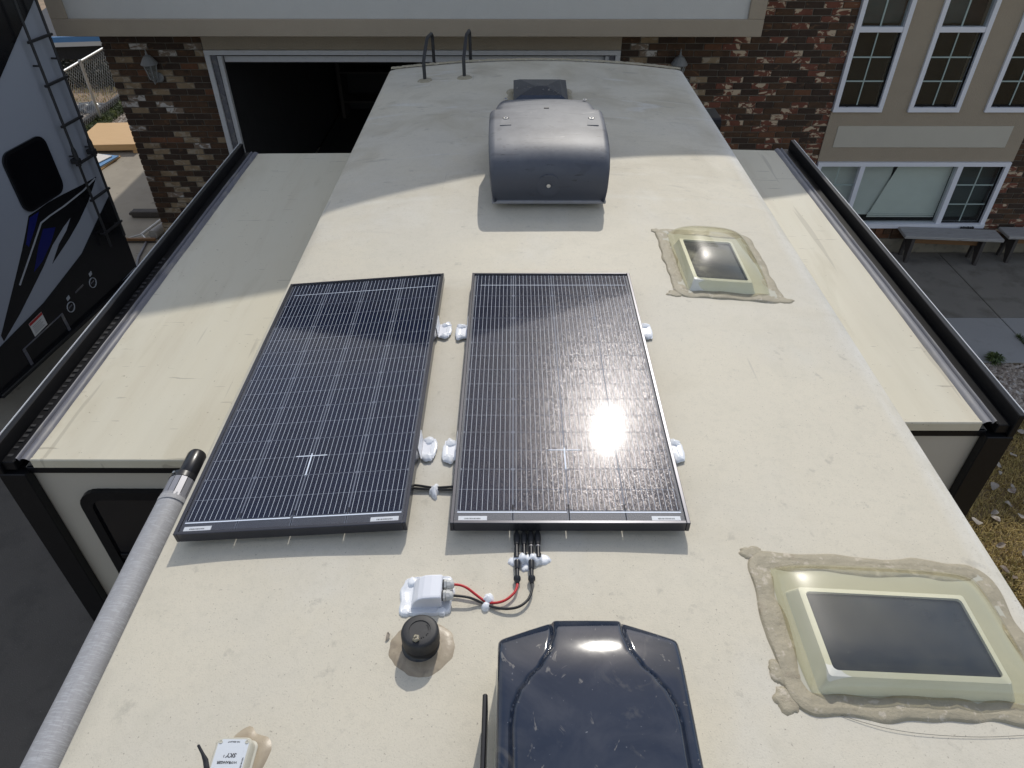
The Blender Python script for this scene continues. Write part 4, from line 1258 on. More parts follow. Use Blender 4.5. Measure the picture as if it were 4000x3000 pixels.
# loose clear tape edge below the large skylight
b = B(); b.tube(smooth_path(on_roof([(0.760, 0.803, 0.002), (0.798, 0.790, 0.003), (0.851, 0.776, 0.004), (0.914, 0.767, 0.004), (0.998, 0.763, 0.004), (1.09, 0.765, 0.003), (1.2, 0.775, 0.003)])), 0.0006, 6)
tag(b.build('tape_edge', 'tape'), 'thin dark curved edge of loose tape below the large skylight', 'tape')
# dry leaf beside the vent cap
b = B()
V = []
for i in range(7):
    t = i / 6
    w_ = 0.0048 * math.sin(PI * min(1, t * 0.95 + 0.03)) ** 0.8
    for s_ in (-1, 0, 1):
        V.append(roofp(-0.320 + 0.004 * math.sin(3 * t) + s_ * w_, 0.985 + 0.026 * t, 0.002 + 0.003 * abs(s_) + 0.002 * math.sin(4 * t)))
b.add(V, [(i * 3 + j, i * 3 + j + 1, i * 3 + 4 + j, i * 3 + 3 + j) for i in range(6) for j in range(2)], 0, True)
tag(b.build('dry_leaf', 'leaf'), 'tiny brown dry leaf lying left of the plumbing vent', 'leaf')

# ---------------------------------------------------------------- ground
b = B()
b.box(-150, 150, -150, 150, -0.30, -0.06)
struct(b.build('ground', 'dirt'))
def slabs(name, xsp, ysp, ztop, mats, gap=0.010, th=0.10):
    b = B(); b.box(xsp[0], xsp[-1], ysp[0], ysp[-1], ztop - th - 0.03, ztop - 0.018)
    root = struct(b.build(name, 'grass_soil'))
    k_ = 0
    for j in range(len(ysp) - 1):
        for i in range(len(xsp) - 1):
            b = B()
            b.cbox(xsp[i] + gap / 2, xsp[i + 1] - gap / 2, ysp[j] + gap / 2, ysp[j + 1] - gap / 2, ztop - 0.09, ztop + 0.002 * jit(i, j, 3.3), 0.006)
            b.build('slab', mats(i, j), root)
    return root
slabs('driveway', [-8.3, -5.0, -2.0, 1.2, 4.4], [-7.0, -2.5, 1.2, 4.9, 9.22, 12.95], 0.0, lambda i, j: 'concrete_shaded' if j < 3 else 'concrete_drive')  # near rows get the concrete with painted-in shade
slabs('walkway', [4.45, 5.9, 7.35, 8.8], [6.34, 7.24, 8.86], 0.05, lambda i, j: 'concrete_new' if j == 0 else 'concrete_old')
# garage floor
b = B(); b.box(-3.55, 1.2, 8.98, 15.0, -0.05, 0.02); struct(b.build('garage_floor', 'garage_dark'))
# lawn
b = B(); b.box(1.0, 14.0, -5.0, 5.45, -0.059, 0.02); struct(b.build('lawn', 'grass_soil'))
b = B(); b.box(4.41, 14.0, 5.45, 6.34, -0.058, 0.015); struct(b.build('gravel_bed', 'dirt'))

def blades(name, n, area, z, hmin, hmax, w, mat, lab, cat, seed, keep=None):
    r_ = random.Random(seed)
    V, F = [], []
    for i in range(n):
        x = r_.uniform(area[0], area[1]); y = r_.uniform(area[2], area[3])
        if keep and not keep(x, y, r_):
            continue
        h = r_.uniform(hmin, hmax) * (1 + 0.5 * jit(x, y, 2.2, 1)); an = r_.uniform(0, 2 * PI); le = r_.uniform(0.2, 1.1) * h
        wx, wy = math.cos(an) * w / 2, math.sin(an) * w / 2
        lx, ly = -math.sin(an + r_.uniform(-1, 1)) * le, math.cos(an + r_.uniform(-1, 1)) * le
        k_ = len(V)
        V += [(x - wx, y - wy, z), (x + wx, y + wy, z), (x + lx * 0.5 + wx * 0.7, y + ly * 0.5 + wy * 0.7, z + h * 0.62), (x + lx * 0.5 - wx * 0.7, y + ly * 0.5 - wy * 0.7, z + h * 0.62), (x + lx, y + ly, z + h * 0.8)]
        F += [(k_, k_ + 1, k_ + 2, k_ + 3), (k_ + 3, k_ + 2, k_ + 4)]
    b = B().add(V, F)
    return stuff(b.build(name, mat, recalc=False), lab, cat)
blades('grass', 60000, (2.9, 6.6, 2.2, 5.47), 0.018, 0.025, 0.07, 0.007, 'grass', 'dry yellow green lawn grass right of the trailer', 'grass', 3)

def pebbles(name, n, area, z, r0, r1, lab, seed, keep=None):
    r_ = random.Random(seed)
    V, F = [], []
    ico = [(0, 0, 1), (0.89, 0, 0.45), (0.28, 0.85, 0.45), (-0.72, 0.53, 0.45), (-0.72, -0.53, 0.45), (0.28, -0.85, 0.45), (0.72, 0.53, -0.45), (-0.28, 0.85, -0.45), (-0.89, 0, -0.45), (-0.28, -0.85, -0.45), (0.72, -0.53, -0.45)]
    fc = [(0, 1, 2), (0, 2, 3), (0, 3, 4), (0, 4, 5), (0, 5, 1), (1, 6, 2), (2, 7, 3), (3, 8, 4), (4, 9, 5), (5, 10, 1), (2, 6, 7), (3, 7, 8), (4, 8, 9), (5, 9, 10), (1, 10, 6)]
    for i in range(n):
        x = r_.uniform(area[0], area[1]); y = r_.uniform(area[2], area[3])
        if keep and not keep(x, y, r_):
            continue
        s_ = r_.uniform(r0, r1); an = r_.uniform(0, 2 * PI); sx, sy, sz = s_ * r_.uniform(0.8, 1.5), s_ * r_.uniform(0.7, 1.1), s_ * r_.uniform(0.5, 0.9)
        k_ = len(V); ca, sa = math.cos(an), math.sin(an)
        for p in ico:
            px, py = p[0] * sx * r_.uniform(0.85, 1.15), p[1] * sy
            V.append((x + px * ca - py * sa, y + px * sa + py * ca, z + p[2] * sz + sz * 0.3))
        F += [tuple(q + k_ for q in f) for f in fc]
    return stuff(B().add(V, F).build(name, 'pebble', recalc=False), lab, 'gravel')
pebbles('gravel', 4200, (4.42, 6.6, 5.48, 6.33), 0.015, 0.014, 0.034, 'river pebbles filling the strip between lawn and walkway', 4)

r_ = random.Random(11)
V, F = [], []
for i in range(190):
    x, y = r_.uniform(3.2, 5.8), r_.uniform(2.5, 5.6)
    an = r_.uniform(0, 2 * PI); L_ = r_.uniform(0.05, 0.095); w_ = L_ * r_.uniform(0.5, 0.75); cu = r_.uniform(-0.4, 0.5); tl = r_.uniform(-0.35, 0.35)
    ca, sa = math.cos(an), math.sin(an)
    k_ = len(V)
    for j in range(5):
        t = j / 4
        ww = w_ * 0.5 * (0.12 + math.sin(PI * min(1.0, t * 0.92 + 0.06)))
        for s_ in (-1, 0, 1):
            px, py = (t - 0.5) * L_, s_ * ww
            pz = 0.075 + abs(s_) * ww * cu + px * tl + 0.010 * math.sin(5 * t + i)
            V.append((x + px * ca - py * sa, y + px * sa + py * ca, pz))
    F += [(k_ + j * 3 + q, k_ + j * 3 + q + 1, k_ + j * 3 + 4 + q, k_ + j * 3 + 3 + q) for j in range(4) for q in range(2)]
stuff(B().add(V, F, 0, True).build('fallen_leaves', 'leaf', recalc=False), 'curled dry leaves scattered over the lawn', 'leaves')

# green weed in the walkway corner
wd = thing('weed', 'small green weed at the corner of the pale walkway slab', 'plant', (5.36, 6.36, 0.03))
r_ = random.Random(5)
V, F = [], []
for i in range(120):
    an = r_.uniform(0, 2 * PI); L_ = r_.uniform(0.04, 0.13); h = r_.uniform(0.03, 0.11)
    ca, sa = math.cos(an), math.sin(an); k_ = len(V)
    V += [(0.02 * ca, 0.02 * sa, 0), (L_ * 0.6 * ca - 0.010 * sa, L_ * 0.6 * sa + 0.010 * ca, h), (L_ * ca, L_ * sa, h * 0.8), (L_ * 0.6 * ca + 0.010 * sa, L_ * 0.6 * sa - 0.010 * ca, h)]
    F.append((k_, k_ + 1, k_ + 2, k_ + 3))
B().add(V, F).build('foliage', 'shrub', wd, recalc=False)
blades('joint_moss', 380, (5.87, 5.93, 6.35, 6.85), 0.045, 0.015, 0.05, 0.010, 'shrub', 'thin weeds growing in the walkway joint', 'weeds', 8)

# ---------------------------------------------------------------- the house
D = 8.9
house = thing('house', 'brown brick and taupe stucco house with an open garage and overhanging upper floor', 'house', (0, 8.9, 0))
def hb(name, mat, boxes, parent=house, ch=0.0):
    b = B()
    for x0, x1, y0, y1, z0, z1 in boxes:
        if ch:
            b.cbox(x0, x1, y0 - 8.9, y1 - 8.9, z0, z1, ch)
        else:
            b.box(x0, x1, y0 - 8.9, y1 - 8.9, z0, z1)
    return b.build(name, mat, parent)
FT = 0.245   # foundation top
hb('foundation', 'foundation', [(-4.82, -3.66, D - 0.01, D + 0.25, -0.05, FT)])
hb('foundation', 'foundation', [(1.28, 9.0, D - 0.01, D + 0.25, -0.05, FT)])
wall = hb('wall', 'mortar', [(-4.79, -3.625, D + 0.008, D + 0.20, FT, 3.02)])
wall_r = hb('wall', 'mortar', [(1.245, 3.885, D + 0.008, D + 0.20, FT, 4.0)])
wall_s = hb('wall', 'mortar', [(3.886, 6.384, D + 0.008, D + 0.20, FT, 0.425)])
wall_e = hb('wall', 'mortar', [(6.385, 9.0, D + 0.008, D + 0.20, FT, 4.0)])
hb('side_wall', 'stucco', [(-4.80, -4.60, D + 0.21, 18.5, -0.05, 6.0)])
hb('side_wall', 'stucco', [(8.8, 9.0, D + 0.21, 16.0, -0.05, 4.0)])
hb('back_wall', 'stucco', [(-4.60, 8.8, 18.3, 18.5, -0.05, 6.0)])
# bricks
bricks = []
CP, BP = 0.0732, 0.213
def courses(x0, x1, z0, z1, zone, off=0.0):
    j0 = int(math.ceil((z0 - FT) / CP - 1e-6))
    z = FT + j0 * CP
    j = j0
    while z + CP <= z1 + 0.012:
        x = x0 - ((j % 2) * 0.5 + off) * BP
        while x < x1 - 0.02:
            a0, a1 = max(x, x0), min(x + BP - 0.011, x1)
            if a1 - a0 > 0.035:
                bricks.append((a0, a1, z + 0.005, z + CP - 0.005, zone))
            x += BP
        z += CP; j += 1
courses(-4.80, -3.625, FT, 2.98, 'L'); courses(1.25, 3.885, FT, 3.95, 'R'); courses(6.388, 8.6, FT, 2.2, 'R'); courses(3.89, 6.385, FT, 0.42, 'R')
r_ = random.Random(21)
last = [0]
def kind(x, zone):
    k_ = kind0(x, zone)
    while k_ in (2, 4, 5) and last[0] in (2, 4, 5):
        k_ = kind0(x, zone)
    last[0] = k_
    return k_
def kind0(x, zone):
    if zone == 'R' and x > 2.35:
        return r_.choices(range(6), (20, 20, 1, 6, 53, 0))[0]
    if zone == 'R':
        return r_.choices(range(6), (34, 34, 20, 6, 3, 5))[0]
    return r_.choices(range(6), (34, 30, 28, 3, 0, 8))[0]
bmesh_cache = {}
def brick_mesh(w, kd, var):
    key = (round(w, 2), kd, var)
    if key not in bmesh_cache:
        b = B()
        rr = random.Random(var)
        b.cbox(-w / 2, w / 2, 0.0, 0.085, 0.0, CP - 0.010, 0.0035)
        me = bpy.data.meshes.new('brick')
        vv = [(x + rr.uniform(-0.0018, 0.0018), y + rr.uniform(-0.0025, 0.0025) * (y < 0.04), z + rr.uniform(-0.0014, 0.0014)) for x, y, z in b.v]
        me.from_pydata(vv, [], b.f)
        me.materials.append(BR[kd])
        bmesh_cache[key] = me
    return bmesh_cache[key]
def seen(q):
    x, z = (q[0] + q[1]) / 2, q[2]
    if q[4] == 'L':
        return z > 0.42 and z < 2.86 and x > -4.80 + max(0.0, 0.0) and (q[1] - q[0]) > 0.07
    return 1.30 < z < 3.22 and 1.5 < x < 3.9 and z > 1.30 + max(0, (2.35 - x)) * 1.25
cand = [q for q in bricks if seen(q)]
cand.sort(key=lambda q: -(q[1] - q[0]) * (1.0 if q[4] == 'L' else 1.02) + 0.002 * r_.random())
chosen = set(cand[:300])
rest = B()
mats_rest = {}
for q in bricks:
    kd = kind((q[0] + q[1]) / 2, q[4])
    pr = r_.uniform(-0.004, 0.003)
    if q in chosen:
        o = link('brick', brick_mesh(q[1] - q[0], kd, r_.randrange(6)), wall if q[4] == 'L' else wall_r)
        w0 = round(q[1] - q[0], 2)
        o.location = ((q[0] + q[1]) / 2, D + pr - 8.9, q[2])
        o.scale = ((q[1] - q[0]) / w0, 1, 1)
    else:
        rest.cbox(q[0], q[1], D + pr - 8.9, D + 0.085 - 8.9, q[2], q[3], 0.0035, kd)
rb = rest.build('brickwork', BR, wall_r)
rb['kind'] = 'stuff'
# soldier sill under the low window
for i in range(22):
    x = 3.90 + i * 0.1135
    b = B(); b.cbox(x, x + 0.103, -0.05, 0.08, 0.335, 0.425, 0.004); b.build('sill_brick', BR[r_.choice((0, 1, 3, 1))], wall_s)

# stucco infill around the windows
WX = [(3.892, 4.488), (4.806, 5.429), (5.742, 6.36)]
Y0s, Y1s = D - 0.012, D + 0.20
st = hb('stucco_infill', 'stucco', [(3.886, 6.384, Y0s, Y1s, 1.338, 1.962), (4.488, 4.806, Y0s, Y1s, 1.962, 3.76), (5.429, 5.742, Y0s, Y1s, 1.962, 3.76), (6.36, 6.384, Y0s, Y1s, 1.962, 3.76), (3.886, 6.384, Y0s, Y1s, 3.76, 4.0)])
hb('inset_panel', 'stucco_cream', [(4.022, 6.195, D - 0.020, D - 0.0125, 1.523, 1.790)], st, 0.002)
def window_upper(x0, x1):
    zt_, zb_ = 3.756, 1.966
    fw = 0.052
    y0, y1 = D - 0.042, D + 0.05
    fr = hb('window', 'vinyl', [(x0, x0 + fw, y0, y1, zb_, zt_), (x1 - fw, x1, y0, y1, zb_, zt_), (x0 + fw, x1 - fw, y0, y1, zb_, zb_ + 0.056), (x0 + fw, x1 - fw, y0, y1, zt_ - 0.05, zt_)])
    hb('meeting_rail', 'vinyl', [(x0 + fw, x1 - fw, D - 0.035, D + 0.03, 2.860, 2.918)], fr, 0.003)
    a0, a1 = x0 + fw, x1 - fw
    hb('screen_frame', 'black_trim', [(a0, a1, D - 0.006, D + 0.004, 2.022, 2.040), (a1 - 0.022, a1, D - 0.006, D + 0.004, 2.040, 2.860)], fr)
    hb('pane', 'pane', [(a0, a1 - 0.022, D + 0.012, D + 0.016, 2.030, 2.86)], fr)
    hb('pane', 'pane', [(a0, a1, D + 0.006, D + 0.010, 2.918, 3.706)], fr)
    xm = (a0 + a1) / 2 - 0.01
    for nm_, bx_ in (('muntin', (xm - 0.007, xm + 0.007, D + 0.004, D + 0.011, 2.03, 2.86)), ('muntin', (a0, a1 - 0.022, D + 0.0035, D + 0.0105, 2.309, 2.324)), ('muntin', (a0, a1 - 0.022, D + 0.0035, D + 0.0105, 2.578, 2.593)),
                     ('muntin', (xm - 0.009, xm + 0.009, D - 0.002, D + 0.005, 2.918, 3.706)), ('muntin', (a0, a1, D - 0.0025, D + 0.0045, 3.30, 3.316))):
        hb(nm_, 'muntin', [bx_], fr)
    for xx in (a0 + 0.10, a1 - 0.13):
        hb('sash_latch', 'black_trim', [(xx, xx + 0.025, D - 0.016, D - 0.007, 2.022, 2.036)], fr)
    return fr
for i, (x0, x1) in enumerate(WX):
    w_ = window_upper(x0, x1)
    # curtain behind the upper sash
    def cf(u, v, x0=x0, x1=x1, i=i):
        return (x0 + 0.06 + (x1 - x0 - 0.12) * u * (0.55 if i == 1 else 1.0), 0.09 + 0.012 * math.sin(u * 9 + v * 5 + i) + 0.01 * math.sin(v * 17 + u * 3), 2.93 + 0.75 * v)
    B().grid(cf, 24, 20).build('curtain', 'room' if i == 2 else simple('dark_curtain', (0.055, 0.07, 0.068), 0.8), w_)
# low slider window
zt_, zb_ = 1.336, 0.428
lw = hb('window', 'vinyl', [(3.892, 6.358, D - 0.045, D + 0.05, 1.284, zt_), (3.892, 6.358, D - 0.060, D + 0.05, zb_, 0.487), (3.892, 3.945, D - 0.045, D + 0.05, 0.487, 1.284), (6.298, 6.358, D - 0.045, D + 0.05, 0.487, 1.284),
                            (4.448, 4.507, D - 0.040, D + 0.05, 0.487, 1.284), (5.698, 5.763, D - 0.040, D + 0.05, 0.487, 1.284)])
hb('pane', 'pane', [(3.945, 4.448, D + 0.010, D + 0.014, 0.487, 1.284)], lw)
hb('pane', 'pane', [(4.507, 5.698, D + 0.002, D + 0.006, 0.487, 1.284)], lw)
hb('pane', 'pane', [(5.763, 6.298, D + 0.010, D + 0.014, 0.487, 1.284)], lw)
for x0, x1 in ((3.945, 4.448), (5.763, 6.298)):
    xm = (x0 + x1) / 2
    hb('muntin', 'muntin', [(xm - 0.007, xm + 0.007, D + 0.003, D + 0.009, 0.487, 1.284)], lw)
    for zz in (0.75, 1.018):
        hb('muntin', 'muntin', [(x0, x1, D + 0.0025, D + 0.0085, zz - 0.007, zz + 0.007)], lw)
hb('screen_frame', 'black_trim', [(6.276, 6.297, D - 0.006, D + 0.006, 0.487, 1.284), (5.763, 6.276, D - 0.006, D + 0.006, 0.487, 0.503)], lw)
b = B()
z = 0.60
while z < 1.27:
    b.add([(4.00, 0.10, z), (4.95, 0.10, z), (4.95, 0.122, z + 0.030), (4.00, 0.122, z + 0.030)], [(0, 1, 2, 3)]); z += 0.028
b.box(4.00, 4.95, 0.095, 0.125, 0.56, 0.60)
b.build('blind', 'blind', lw, recalc=False)
b = B()
z = 0.60
while z < 1.27:
    xl = 4.80 + 0.20 * (z - 0.55) / 0.73
    b.add([(xl, 0.070, z), (5.70, 0.070, z), (5.70, 0.080, z + 0.0255), (xl + 0.007, 0.080, z + 0.0255)], [(0, 1, 2, 3)]); z += 0.027
for zz in (0.535, 0.562, 0.585):
    b.box(4.79, 5.69, 0.066, 0.078, zz, zz + 0.018)
b.build('blind', simple('sheer_blind', (0.76, 0.79, 0.74), 0.7, var=0.12, scale=3), lw)
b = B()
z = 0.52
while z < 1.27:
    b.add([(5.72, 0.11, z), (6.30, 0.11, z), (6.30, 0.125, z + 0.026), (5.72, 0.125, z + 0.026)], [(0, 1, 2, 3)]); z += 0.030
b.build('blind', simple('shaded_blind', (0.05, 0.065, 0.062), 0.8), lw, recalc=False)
# dark rooms behind the windows
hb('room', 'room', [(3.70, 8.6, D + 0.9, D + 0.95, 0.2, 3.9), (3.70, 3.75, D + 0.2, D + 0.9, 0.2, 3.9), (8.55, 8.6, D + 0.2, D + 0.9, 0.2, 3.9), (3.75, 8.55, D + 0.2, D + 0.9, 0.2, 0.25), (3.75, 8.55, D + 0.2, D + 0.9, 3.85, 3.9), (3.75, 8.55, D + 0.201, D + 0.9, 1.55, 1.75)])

# garage: header stucco, trim, jambs, rolled door edge, interior
hb('header_stucco', 'stucco', [(-3.624, 1.244, D - 0.006, D + 0.20, 2.665, 3.02)])
hb('door_trim', 'trim_paint', [(-3.622, 1.240, D - 0.034, D - 0.0065, 2.612, 2.664)], house, 0.003)
hb('door_trim', 'trim_paint', [(-3.622, -3.565, D - 0.033, D + 0.0, 0.0, 2.611)], house, 0.003)
hb('door_trim', 'trim_paint', [(1.183, 1.240, D - 0.033, D + 0.0, 0.0, 2.611)], house, 0.003)
hb('door_jamb', 'rubber_grey', [(-3.564, -3.505, D + 0.005, D + 0.17, 0.0, 2.61)])
hb('door_jamb', 'rubber_grey', [(1.124, 1.182, D + 0.005, D + 0.17, 0.0, 2.61)])
hb('door_track', 'trim_paint', [(-3.504, -3.450, D + 0.03, D + 0.09, 0.0, 2.60)], house, 0.004)
hb('door_track', 'trim_paint', [(1.07, 1.123, D + 0.03, D + 0.09, 0.0, 2.60)], house, 0.004)
hb('door_stop', 'black_trim', [(-3.504, 1.123, D + 0.02, D + 0.16, 2.590, 2.611)])
hb('garage_door', 'trim_paint', [(-3.45, 1.07, D + 0.10, D + 0.15, 2.50, 2.585), (-3.45, 1.07, D + 0.16, D + 2.4, 2.55, 2.59)], house, 0.006)
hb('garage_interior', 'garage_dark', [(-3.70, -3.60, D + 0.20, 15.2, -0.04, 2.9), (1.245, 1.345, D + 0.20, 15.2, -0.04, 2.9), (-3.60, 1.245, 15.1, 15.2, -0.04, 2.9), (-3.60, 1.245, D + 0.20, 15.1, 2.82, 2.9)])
# overhanging upper floor
BY = 8.3
hb('bay_core', 'stucco_pale', [(-4.90, 2.62, BY + 0.035, 18.3, 2.965, 6.0)])
hb('bay_border', 'stucco', [(-4.93, -4.75, BY, BY + 0.034, 3.112, 6.05), (2.478, 2.652, BY, BY + 0.034, 3.112, 6.05), (-4.93, 2.652, BY, BY + 0.034, 2.940, 3.112)], house, 0.006)
hb('bay_return', 'stucco', [(-4.932, -4.901, BY + 0.0345, 9.4, 2.94, 6.0), (2.621, 2.653, BY + 0.0345, 8.99, 2.94, 6.0)])
hb('bay_soffit', 'stucco', [(-4.90, 2.62, BY + 0.0345, D + 0.3, 2.941, 2.964)])
# gable roof over the upper floor, 4:12
def slope(name, x0, z0, x1, z1, y0, y1, th=0.16):
    b = B()
    b.prism([(x0, z0), (x1, z1), (x1, z1 - th), (x0, z0 - th)], lambda u, v, d: (u, d - 8.9, v), y0, y1)
    return b.build(name, 'shingle', house)
slope('roof', -1.14, 7.47, 2.92, 6.12, 7.9, 19.0)
slope('roof', -1.141, 7.47, -5.20, 6.12, 7.9, 19.0)
b = B(); b.prism([(-4.9, 6.0), (2.62, 6.0), (2.62, 6.05), (-1.14, 7.28), (-4.9, 6.05)], lambda u, v, d: (u, d - 8.9, v), BY + 0.04, BY + 0.1); b.build('gable_wall', 'stucco_pale', house)
# lower roof to the right, eave along the front
b = B(); b.prism([(8.40, 4.05), (16.5, 6.75), (16.5, 6.60), (8.40, 3.90)], lambda u, v, d: (d, u - 8.9, v), 2.93, 9.6); b.build('roof', 'shingle', house)
b = B(); b.prism([(9.0, 4.0), (16.0, 4.0), (16.0, 6.4), (9.1, 4.12)], lambda u, v, d: (d, u - 8.9, v), 8.85, 8.95); b.build('gable_wall', 'stucco', house)

# things inside the garage
t = tag(B().cbox(0.10, 0.55, 13.2, 13.24, 0.02, 2.1, 0.004).build('wooden_door', 'wood_brown'), 'brown wooden panel standing in the dark garage', 'panel')
t = thing('storage_shelf', 'dark storage shelf along the back of the garage', 'shelf', (-2.2, 14.7, 0.02))
for x in (-1.2, 1.2):
    b = B(); b.box(x - 0.03, x + 0.03, -0.25, 0.25, 0, 1.9); b.build('upright', 'wood_dark', t)
for z in (0.3, 0.85, 1.4, 1.88):
    b = B(); b.box(-1.17, 1.17, -0.25, 0.25, z, z + 0.03); b.build('shelf_board', 'wood_dark', t)

# wall lanterns
def lantern(x, zc, lab):
    t = thing('wall_lantern', lab, 'lantern', (x, D, zc), (0, 0, 0), 'lanterns beside the garage door')
    b = B(); b.lathe([(0, 0.0), (0.055, 0.0), (0.058, 0.008), (0.05, 0.022), (0.02, 0.03), (0, 0.03)], (0, 0, 0), 20, 0, Matrix.Translation((0.02, -0.006, 0.0)) @ Matrix.Rotation(PI / 2, 4, 'X')); b.build('wall_plate', 'lantern_metal', t)
    b = B(); b.tube(smooth_path([(0.02, -0.03, 0.0), (0.01, -0.07, -0.035), (0, -0.11, -0.03), (0, -0.115, 0.0)], 5), 0.010, 8); b.build('arm', 'lantern_metal', t)
    c_ = (0, -0.115, 0)
    b = B(); b.lathe([(0.0, -0.055), (0.008, -0.05), (0.012, -0.02), (0.03, 0.0), (0.045, 0.012)], c_, 6, 0, None, False); b.build('finial', 'lantern_metal', t)
    b = B(); b.lathe([(0.042, 0.012), (0.078, 0.175)], c_, 6, 0, None, False); b.build('glass', 'lantern_glass', t)
    for q in range(6):
        a_ = 2 * PI * q / 6
        b = B(); b.tube([(c_[0] + 0.044 * math.cos(a_), c_[1] + 0.044 * math.sin(a_), 0.012), (c_[0] + 0.080 * math.cos(a_), c_[1] + 0.080 * math.sin(a_), 0.175)], 0.006, 6); b.build('bar', 'lantern_metal', t)
    b = B()
    b.lathe([(0.092, 0.170), (0.098, 0.178), (0.090, 0.19), (0.062, 0.235), (0.040, 0.262), (0.018, 0.275), (0.010, 0.29), (0.012, 0.30), (0.006, 0.315), (0.003, 0.345), (0.0, 0.35)], c_, 12, 0, None, False)
    b.build('cap', 'lantern_metal', t)
lantern(-4.255, 2.36, 'weathered grey wall lantern on the narrow brick pier left of the garage')
lantern(1.92, 2.36, 'weathered grey wall lantern on brick right of the garage, half hidden by the roof')

# benches
def bench(x, y, rot, lab, L_=1.26):
    t = thing('plank_bench', lab, 'bench', (x, y, 0.05), (0, 0, rot), 'weathered plank benches below the low window')
    b = B(); b.cbox(0, L_, -0.29, 0, 0.365, 0.405, 0.005); b.build('seat', 'wood_grey', t)
    for xx in (0.12, L_ - 0.24):
        b = B(); b.prism([(-0.27, 0.0), (-0.22, 0.0), (-0.04, 0.364), (-0.26, 0.364)], lambda u, v, d: (d, u, v), xx, xx + 0.04)
        b.prism([(-0.06, 0.0), (-0.01, 0.0), (-0.03, 0.364), (-0.10, 0.3635)], lambda u, v, d: (d, u, v), xx + 0.001, xx + 0.039)
        b.build('leg', 'wood_dark', t)
    b = B(); b.cbox(0.161, L_ - 0.241, -0.16, -0.12, 0.24, 0.34, 0.003); b.build('stretcher', 'wood_brown', t)
    return t
bench(5.205, 8.855, -0.085, 'weathered grey plank bench fully in view under the low window')
bench(6.555, 8.84, -0.03, 'weathered grey plank bench cut off by the right photo edge')
# dark lump on the bench end by the sill
b = B()
for i in range(6):
    b.cbox(6.03 + i * 0.030, 6.058 + i * 0.030, 8.80, 8.835, 0.426, 0.462 + 0.004 * (i % 2), 0.008)
tag(b.build('ribbed_block', 'black_matte'), 'small ribbed black object on the sill above the bench', 'block')

# ---------------------------------------------------------------- neighbouring trailer on the left
nb = thing('parked_trailer', 'white and black trailer with blue swoosh graphics and ladder at the left edge', 'trailer', (-4.65, 7.69, 0), (0, 0, math.radians(-8)))
def side(u, v, d):
    return (d, u, v)
b = B(); b.box(-7.0, 0.0, -2.5, 0.0, 0.45, 3.93); b.build('body', 'nb_white', nb)
b = B(); b.cbox(-7.02, 0.02, -2.52, 0.02, 3.931, 3.97, 0.01); b.build('roof', 'membrane', nb)
b = B(); b.prism([(0.006, 0.48), (0.006, 1.40), (-0.38, 1.22), (-0.73, 1.05), (-1.18, 0.95), (-1.48, 0.885), (-2.16, 0.82), (-2.506, 0.78), (-2.506, 0.40), (-0.9, 0.40), (-0.12, 0.48)], side, 0.001, 0.012); lc_ = b.build('lower_cap', 'nb_black', nb)
b = B(); b.cbox(-0.10, 0.06, -2.45, -0.05, 0.40, 0.448, 0.01); b.build('bumper', 'nb_black', nb)
b = B(); b.prism([(0.004, 3.925), (0.004, 3.43), (-0.10, 3.36), (-0.32, 3.225), (-0.80, 2.92), (-1.5, 2.52), (-2.504, 2.1), (-2.504, 3.925)], side, 0.001, 0.010); b.build('upper_cap', 'nb_black', nb)
b = B(); b.cbox(-0.02, 0.012, 0.001, 0.016, 0.45, 3.92, 0.004); b.build('corner_trim', 'nb_black', nb)
b = B(); b.prism(rrect(-1.21, -0.60, 1.73, 2.33, 0.11, 6), side, 0.001, 0.022); wn_ = b.build('window', 'nb_black', nb)
b = B(); b.prism(rrect(-1.18, -0.63, 1.76, 2.30, 0.09, 6), side, 0.0225, 0.026); b.build('pane', 'dark_glass', wn_)
A_ = [(-0.08, 1.66), (-0.31, 1.67), (-0.64, 1.70), (-0.89, 1.715), (-1.02, 1.71), (-1.18, 1.71), (-1.29, 1.60), (-1.44, 1.46), (-1.72, 1.22), (-2.10, 0.90), (-2.10, 0.835), (-1.80, 0.95), (-1.50, 1.09), (-1.27, 1.20), (-1.06, 1.32), (-0.82, 1.41), (-0.67, 1.45), (-0.80, 1.36), (-0.97, 1.29), (-1.16, 1.16), (-0.81, 1.27), (-0.58, 1.36), (-0.34, 1.48), (-0.13, 1.62)]
b = B(); b.prism(A_, side, 0.0005, 0.0022); gr = b.build('swoosh', 'nb_black', nb)
sv = [(-0.11, 1.66), (-0.35, 1.62), (-0.70, 1.60), (-0.93, 1.60), (-1.08, 1.59), (-1.18, 1.52), (-1.34, 1.41), (-1.65, 1.20)]
b = B()
for (p, q) in zip(sv[:-1], sv[1:]):
    b.prism([p, q, (q[0] + 0.012, q[1] - 0.016), (p[0] + 0.012, p[1] - 0.016)], side, 0.0023, 0.0032)
b.build('silver_stripe', 'nb_silver', gr)
b = B(); b.prism([(-1.18, 1.69), (-1.04, 1.69), (-1.09, 1.645), (-1.18, 1.57), (-1.34, 1.455), (-1.36, 1.49)], side, 0.0023, 0.0030); b.build('blue_flash', 'nb_blue', gr)
b = B(); b.prism([(-1.08, 1.52), (-0.92, 1.46), (-1.05, 1.36), (-1.26, 1.25), (-1.42, 1.21), (-1.23, 1.40)], side, 0.0023, 0.0030); b.build('blue_flash', 'nb_blue', gr)
